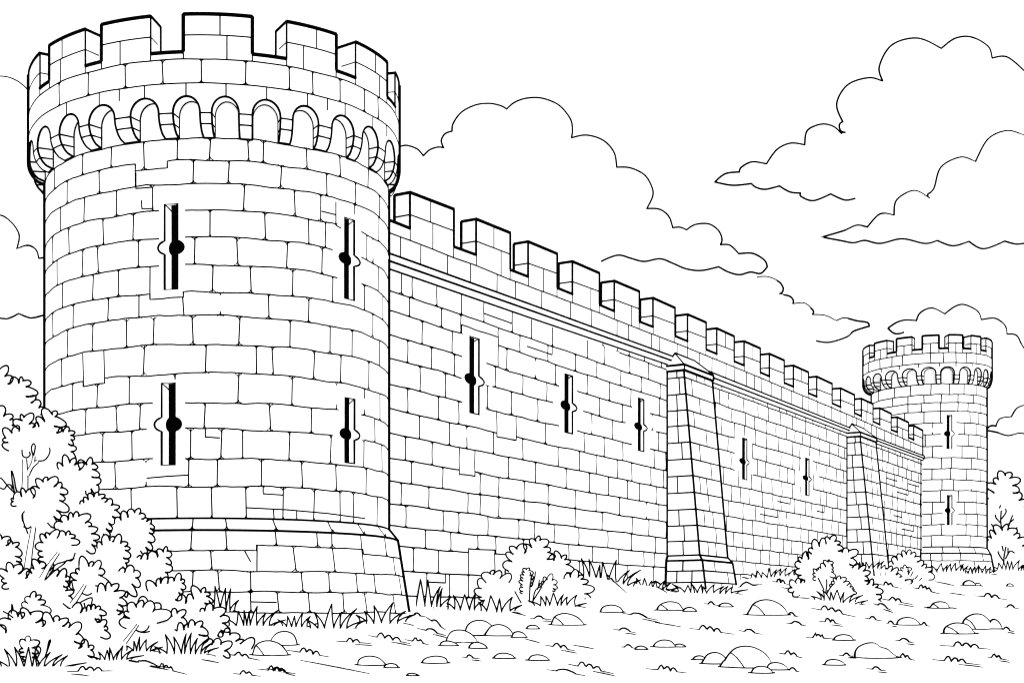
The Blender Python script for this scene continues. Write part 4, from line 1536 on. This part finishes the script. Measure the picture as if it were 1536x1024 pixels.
for (x0, y0, x1, y1, hmp) in MARKS:
    L = x1 - x0
    N = max(10, int(L / 2))
    lo, hi = rg.uniform(.2, .32), rg.uniform(.62, .78)
    for part in range(2 if hmp and rg.random() < .5 else 1):
        pts = []
        for i in range(N + 1):
            t = i / N
            if part == 1:
                t = .55 + t * .5
            x, y = x0 + L * t, y0 + (y1 - y0) * t + (3 if part else 0)
            p = gpt(x, y, .004)
            if hmp and lo < t < hi and part == 0:
                s = (t - lo) / (hi - lo) * hmp
                b = abs(math.sin(PI * s)) ** .7 * (1 - .35 * (s / hmp))
                p.z += b * (4.0 + 1.3 * hmp) * p.y / F
                p.x += b * rg.uniform(-.2, 1.0) * p.y / F
            p.z += .4 * noise.noise(Vector((x * .3, y, 0))) * p.y / F
            pts.append(p)
        sc.tube(pts, [pen(2.1 * (.55 + .45 * math.sin(PI * min(1, max(0.02, i / N)))), q.y) for i, q in enumerate(pts)])
o = sc.build('ground_scrub', EARTH)
tag(o, 'short streaks of low dry grass scattered over the bare stony ground', 'grass', None, 'stuff')

g = MB()
ys = [-400, -60, -10] + [4 * k for k in range(0, 8)] + [32 + k for k in range(46)] + [80 + 4 * k for k in range(12)] + [140, 180, 300, 600, 1200, 2600]
xs = [-2600, -900, -300, -120] + [-60 + 6 * k for k in range(11)] + [1 + .75 * k for k in range(46)] + [36 + 6 * k for k in range(5)] + [90, 150, 300, 900, 2600]
nx = len(xs)
g.add([(x, y, gz(y) + bank(x, y)) for y in ys for x in xs], [[j * nx + i, j * nx + i + 1, (j + 1) * nx + i + 1, (j + 1) * nx + i] for j in range(len(ys) - 1) for i in range(nx - 1)])
o = g.build('ground', EARTH)
tag(o, None, None, None, 'structure')

# ------------------------------------------------------------------ clouds


def cusp_smooth(pts, n=7):
    """Round the lobes but keep the notches between them sharp."""
    runs, cur = [], [pts[0]]
    for i in range(1, len(pts) - 1):
        a, b, c = pts[i - 1], pts[i], pts[i + 1]
        v1 = (b[0] - a[0], b[1] - a[1]); v2 = (c[0] - b[0], c[1] - b[1])
        ang = math.atan2(v1[0] * v2[1] - v1[1] * v2[0], v1[0] * v2[0] + v1[1] * v2[1])
        cur.append(b)
        if abs(ang) > math.radians(62) or ang < math.radians(-32):
            runs.append(cur); cur = [b]
    cur.append(pts[-1]); runs.append(cur)
    out = []
    for r in runs:
        if len(r) == 2:
            # a single lobe between two notches bows outwards
            (xa, ya), (xb, yb) = r
            dx, dy = xb - xa, yb - ya
            s = [(xa + dx * t + dy * .22 * math.sin(PI * t), ya + dy * t - dx * .22 * math.sin(PI * t)) for t in [k / n for k in range(n + 1)]]
        else:
            s = catmull(r, n)
        out += s if not out else s[1:]
    return out


def cloud(label, Y, pts, close, thick=9, w=2.15, more=()):
    m = MB()
    s = cusp_smooth(pts)
    inflate(m, s + list(close), Y, thick, 24)
    m.tube([at(x, y, Y) for x, y in s], pen(w, Y))
    for q in more:
        q = cusp_smooth(q)
        m.tube([at(x, y, Y) for x, y in q], pen(w, Y))
    xs = [p[0] for p in pts]; ys_ = [p[1] for p in pts]
    o = m.build('cloud', CLOUDM, None, at(sum(xs) / len(xs), max(ys_), Y))
    tag(o, label, 'cloud', 'clouds in the sky')


cloud('huge billowing cloud rising behind the wall, right of the big tower', 330,
      [(560, 235), (575, 224), (601, 219.6), (611, 218.5), (626, 224), (635, 234), (644.6, 225), (657, 221), (665.4, 222), (662, 211), (667.5, 201), (678, 197), (680, 185), (692.5, 168.5),
       (713, 158), (734, 155.6), (751, 159), (760, 164), (771.7, 154), (790, 147.7), (813, 147.7), (838, 158), (855, 178), (858.5, 194.6), (857, 207), (880, 203), (905, 211), (921, 229), (925, 251),
       (945, 252), (966, 262), (977, 279), (979, 294), (970, 313), (989, 314), (1003, 324.5), (1009, 341.7), (1020, 341), (1029.6, 345), (1043, 337), (1063, 336), (1077.7, 346), (1083, 359),
       (1080.6, 367), (1095, 368), (1108, 380.5), (1129, 380), (1146.5, 390), (1151, 400), (1141, 410), (1125.6, 408), (1109, 412), (1092, 407.6), (1078, 400), (1052, 405.6), (1029, 403),
       (1009, 394.7), (990, 388), (966, 392), (947, 387.5), (930, 382.6), (916, 385.5), (901.5, 392)], [(880, 430), (800, 420), (700, 380), (560, 330)])
cloud('drifting cloud descending to the right below the huge billowing one', 380,
      [(1136, 415.6), (1152, 415.6), (1169, 423), (1175, 432), (1168, 441), (1184, 444), (1190, 450.5), (1189, 456), (1206.6, 455), (1219.5, 465), (1218, 472), (1238, 473.5), (1254, 481.5),
       (1267, 477), (1285.4, 481), (1301, 483.5), (1304, 489), (1281, 496.4), (1270, 505), (1244, 513), (1224, 511)], [(1180, 490), (1140, 440)], 5)
cloud('large cloud with a pointed left tip at the upper right of the sky', 360,
      [(1283, 297.6), (1267, 300), (1246, 291), (1220, 301), (1202, 295), (1200.6, 289.6), (1185, 288), (1169, 279), (1148, 284), (1134, 281), (1127, 275.5), (1098.7, 278), (1072, 273), (1088, 260.7), (1109, 258), (1112, 251),
       (1128, 243), (1149.6, 246), (1165.5, 224.5), (1186, 215), (1207, 217.5), (1211, 196), (1232, 186.6), (1250, 190), (1262, 200.6), (1268, 199), (1259, 191), (1264, 183), (1255, 156), (1271, 128), (1302.5, 117), (1324, 122),
       (1319, 100), (1337.7, 68), (1376, 57.6), (1412, 73), (1432.6, 58), (1457, 56), (1482, 70), (1488, 87.5), (1510, 85.7), (1534.5, 105), (1545, 118), (1560, 150)], [(1560, 300), (1420, 310)])
cloud('flat bottomed cloud with a pointed left tip lower at the right edge', 340,
      [(1560, 215), (1536, 203.4), (1510, 196.4), (1482, 209), (1463, 243), (1441, 236), (1411.5, 251), (1401, 282.5), (1392, 291), (1394.6, 298), (1371, 286), (1345, 300), (1341, 323), (1320, 321),
       (1301, 340.5), (1285, 338), (1265.6, 346), (1233, 355.6), (1262, 361), (1280, 364), (1297, 360.6), (1320, 365), (1353, 358), (1387, 365), (1405.5, 360.6), (1429, 368.6), (1453, 362), (1475, 373), (1507, 361.6), (1525, 366), (1545, 363)][::-1],
      [(1560, 300)])
cloud('piece of cloud at the left edge beside the battlements of the big tower', 350, [(-30, 122), (-12, 116), (0, 115), (14, 117), (27, 123), (40, 134), (52, 150)], [(60, 250), (-30, 250)])
cloud('rounded cloud at the left edge beside the middle of the big tower', 345,
      [(-25, 330), (0, 323), (17, 334), (27, 348), (28.6, 358), (25, 373.6), (42, 368), (54, 375), (58, 388), (70, 391)], [(90, 430), (80, 468), (46, 476.6), (28, 470), (10, 478), (-25, 474)], 8, 2.15,
      [[(80, 468), (64, 473), (46, 476.6), (28, 470), (12, 477.5), (-6, 476)]])
cloud('scalloped cloud behind the battlements of the distant tower', 390,
      [(1356, 498), (1332, 492), (1344, 484), (1358, 480), (1374.4, 481), (1380.5, 469), (1397.6, 462), (1417, 471), (1432, 460), (1446.5, 457), (1466, 466.6), (1471.6, 479.5), (1493, 477.6), (1507.5, 488.6),
       (1510, 501), (1524.6, 503), (1533, 518), (1545, 535)], [(1500, 560), (1400, 550)], 6)
cloud('small cloud low at the right edge touching the side of the distant tower', 370,
      [(1545, 651), (1528, 649), (1512, 652.6), (1495, 648), (1479.5, 645), (1494, 638.7), (1500, 628), (1517, 625), (1524.6, 613), (1536, 608), (1550, 606)], [(1560, 630)], 4)

# ------------------------------------------------------------------ camera, sky, light
cam = bpy.data.cameras.new('camera')
cam.sensor_width = 36
cam.lens = F / 1536 * 36
cam.shift_x = (768 - CX) / 1536
cam.shift_y = (HY - 512) / 1536
cam.clip_start = .1
cam.clip_end = 6000
co = bpy.data.objects.new('camera', cam)
co.location = (0, 0, EYE)
co.rotation_euler = (PI / 2, 0, 0)
COL.objects.link(co)
SC.camera = co

w = bpy.data.worlds.new('World')
SC.world = w
w.use_nodes = True
bg = w.node_tree.nodes['Background']
bg.inputs['Color'].default_value = (1, 1, 1, 1)        # even white overcast
bg.inputs['Strength'].default_value = 1.0
sun = bpy.data.lights.new('sun', 'SUN')
sun.energy = 1.1
sun.angle = math.radians(40)
sun.color = (1, .99, .97)
so = bpy.data.objects.new('sun', sun)
so.rotation_euler = (math.radians(68), 0, math.radians(14))
COL.objects.link(so)

SC.view_settings.view_transform = 'Standard'
SC.view_settings.look = 'None'
SC.view_settings.gamma = 1
SC.view_settings.exposure = .5
SC.cycles.max_bounces = 16
SC.cycles.diffuse_bounces = 14
SC.cycles.filter_width = 1.2
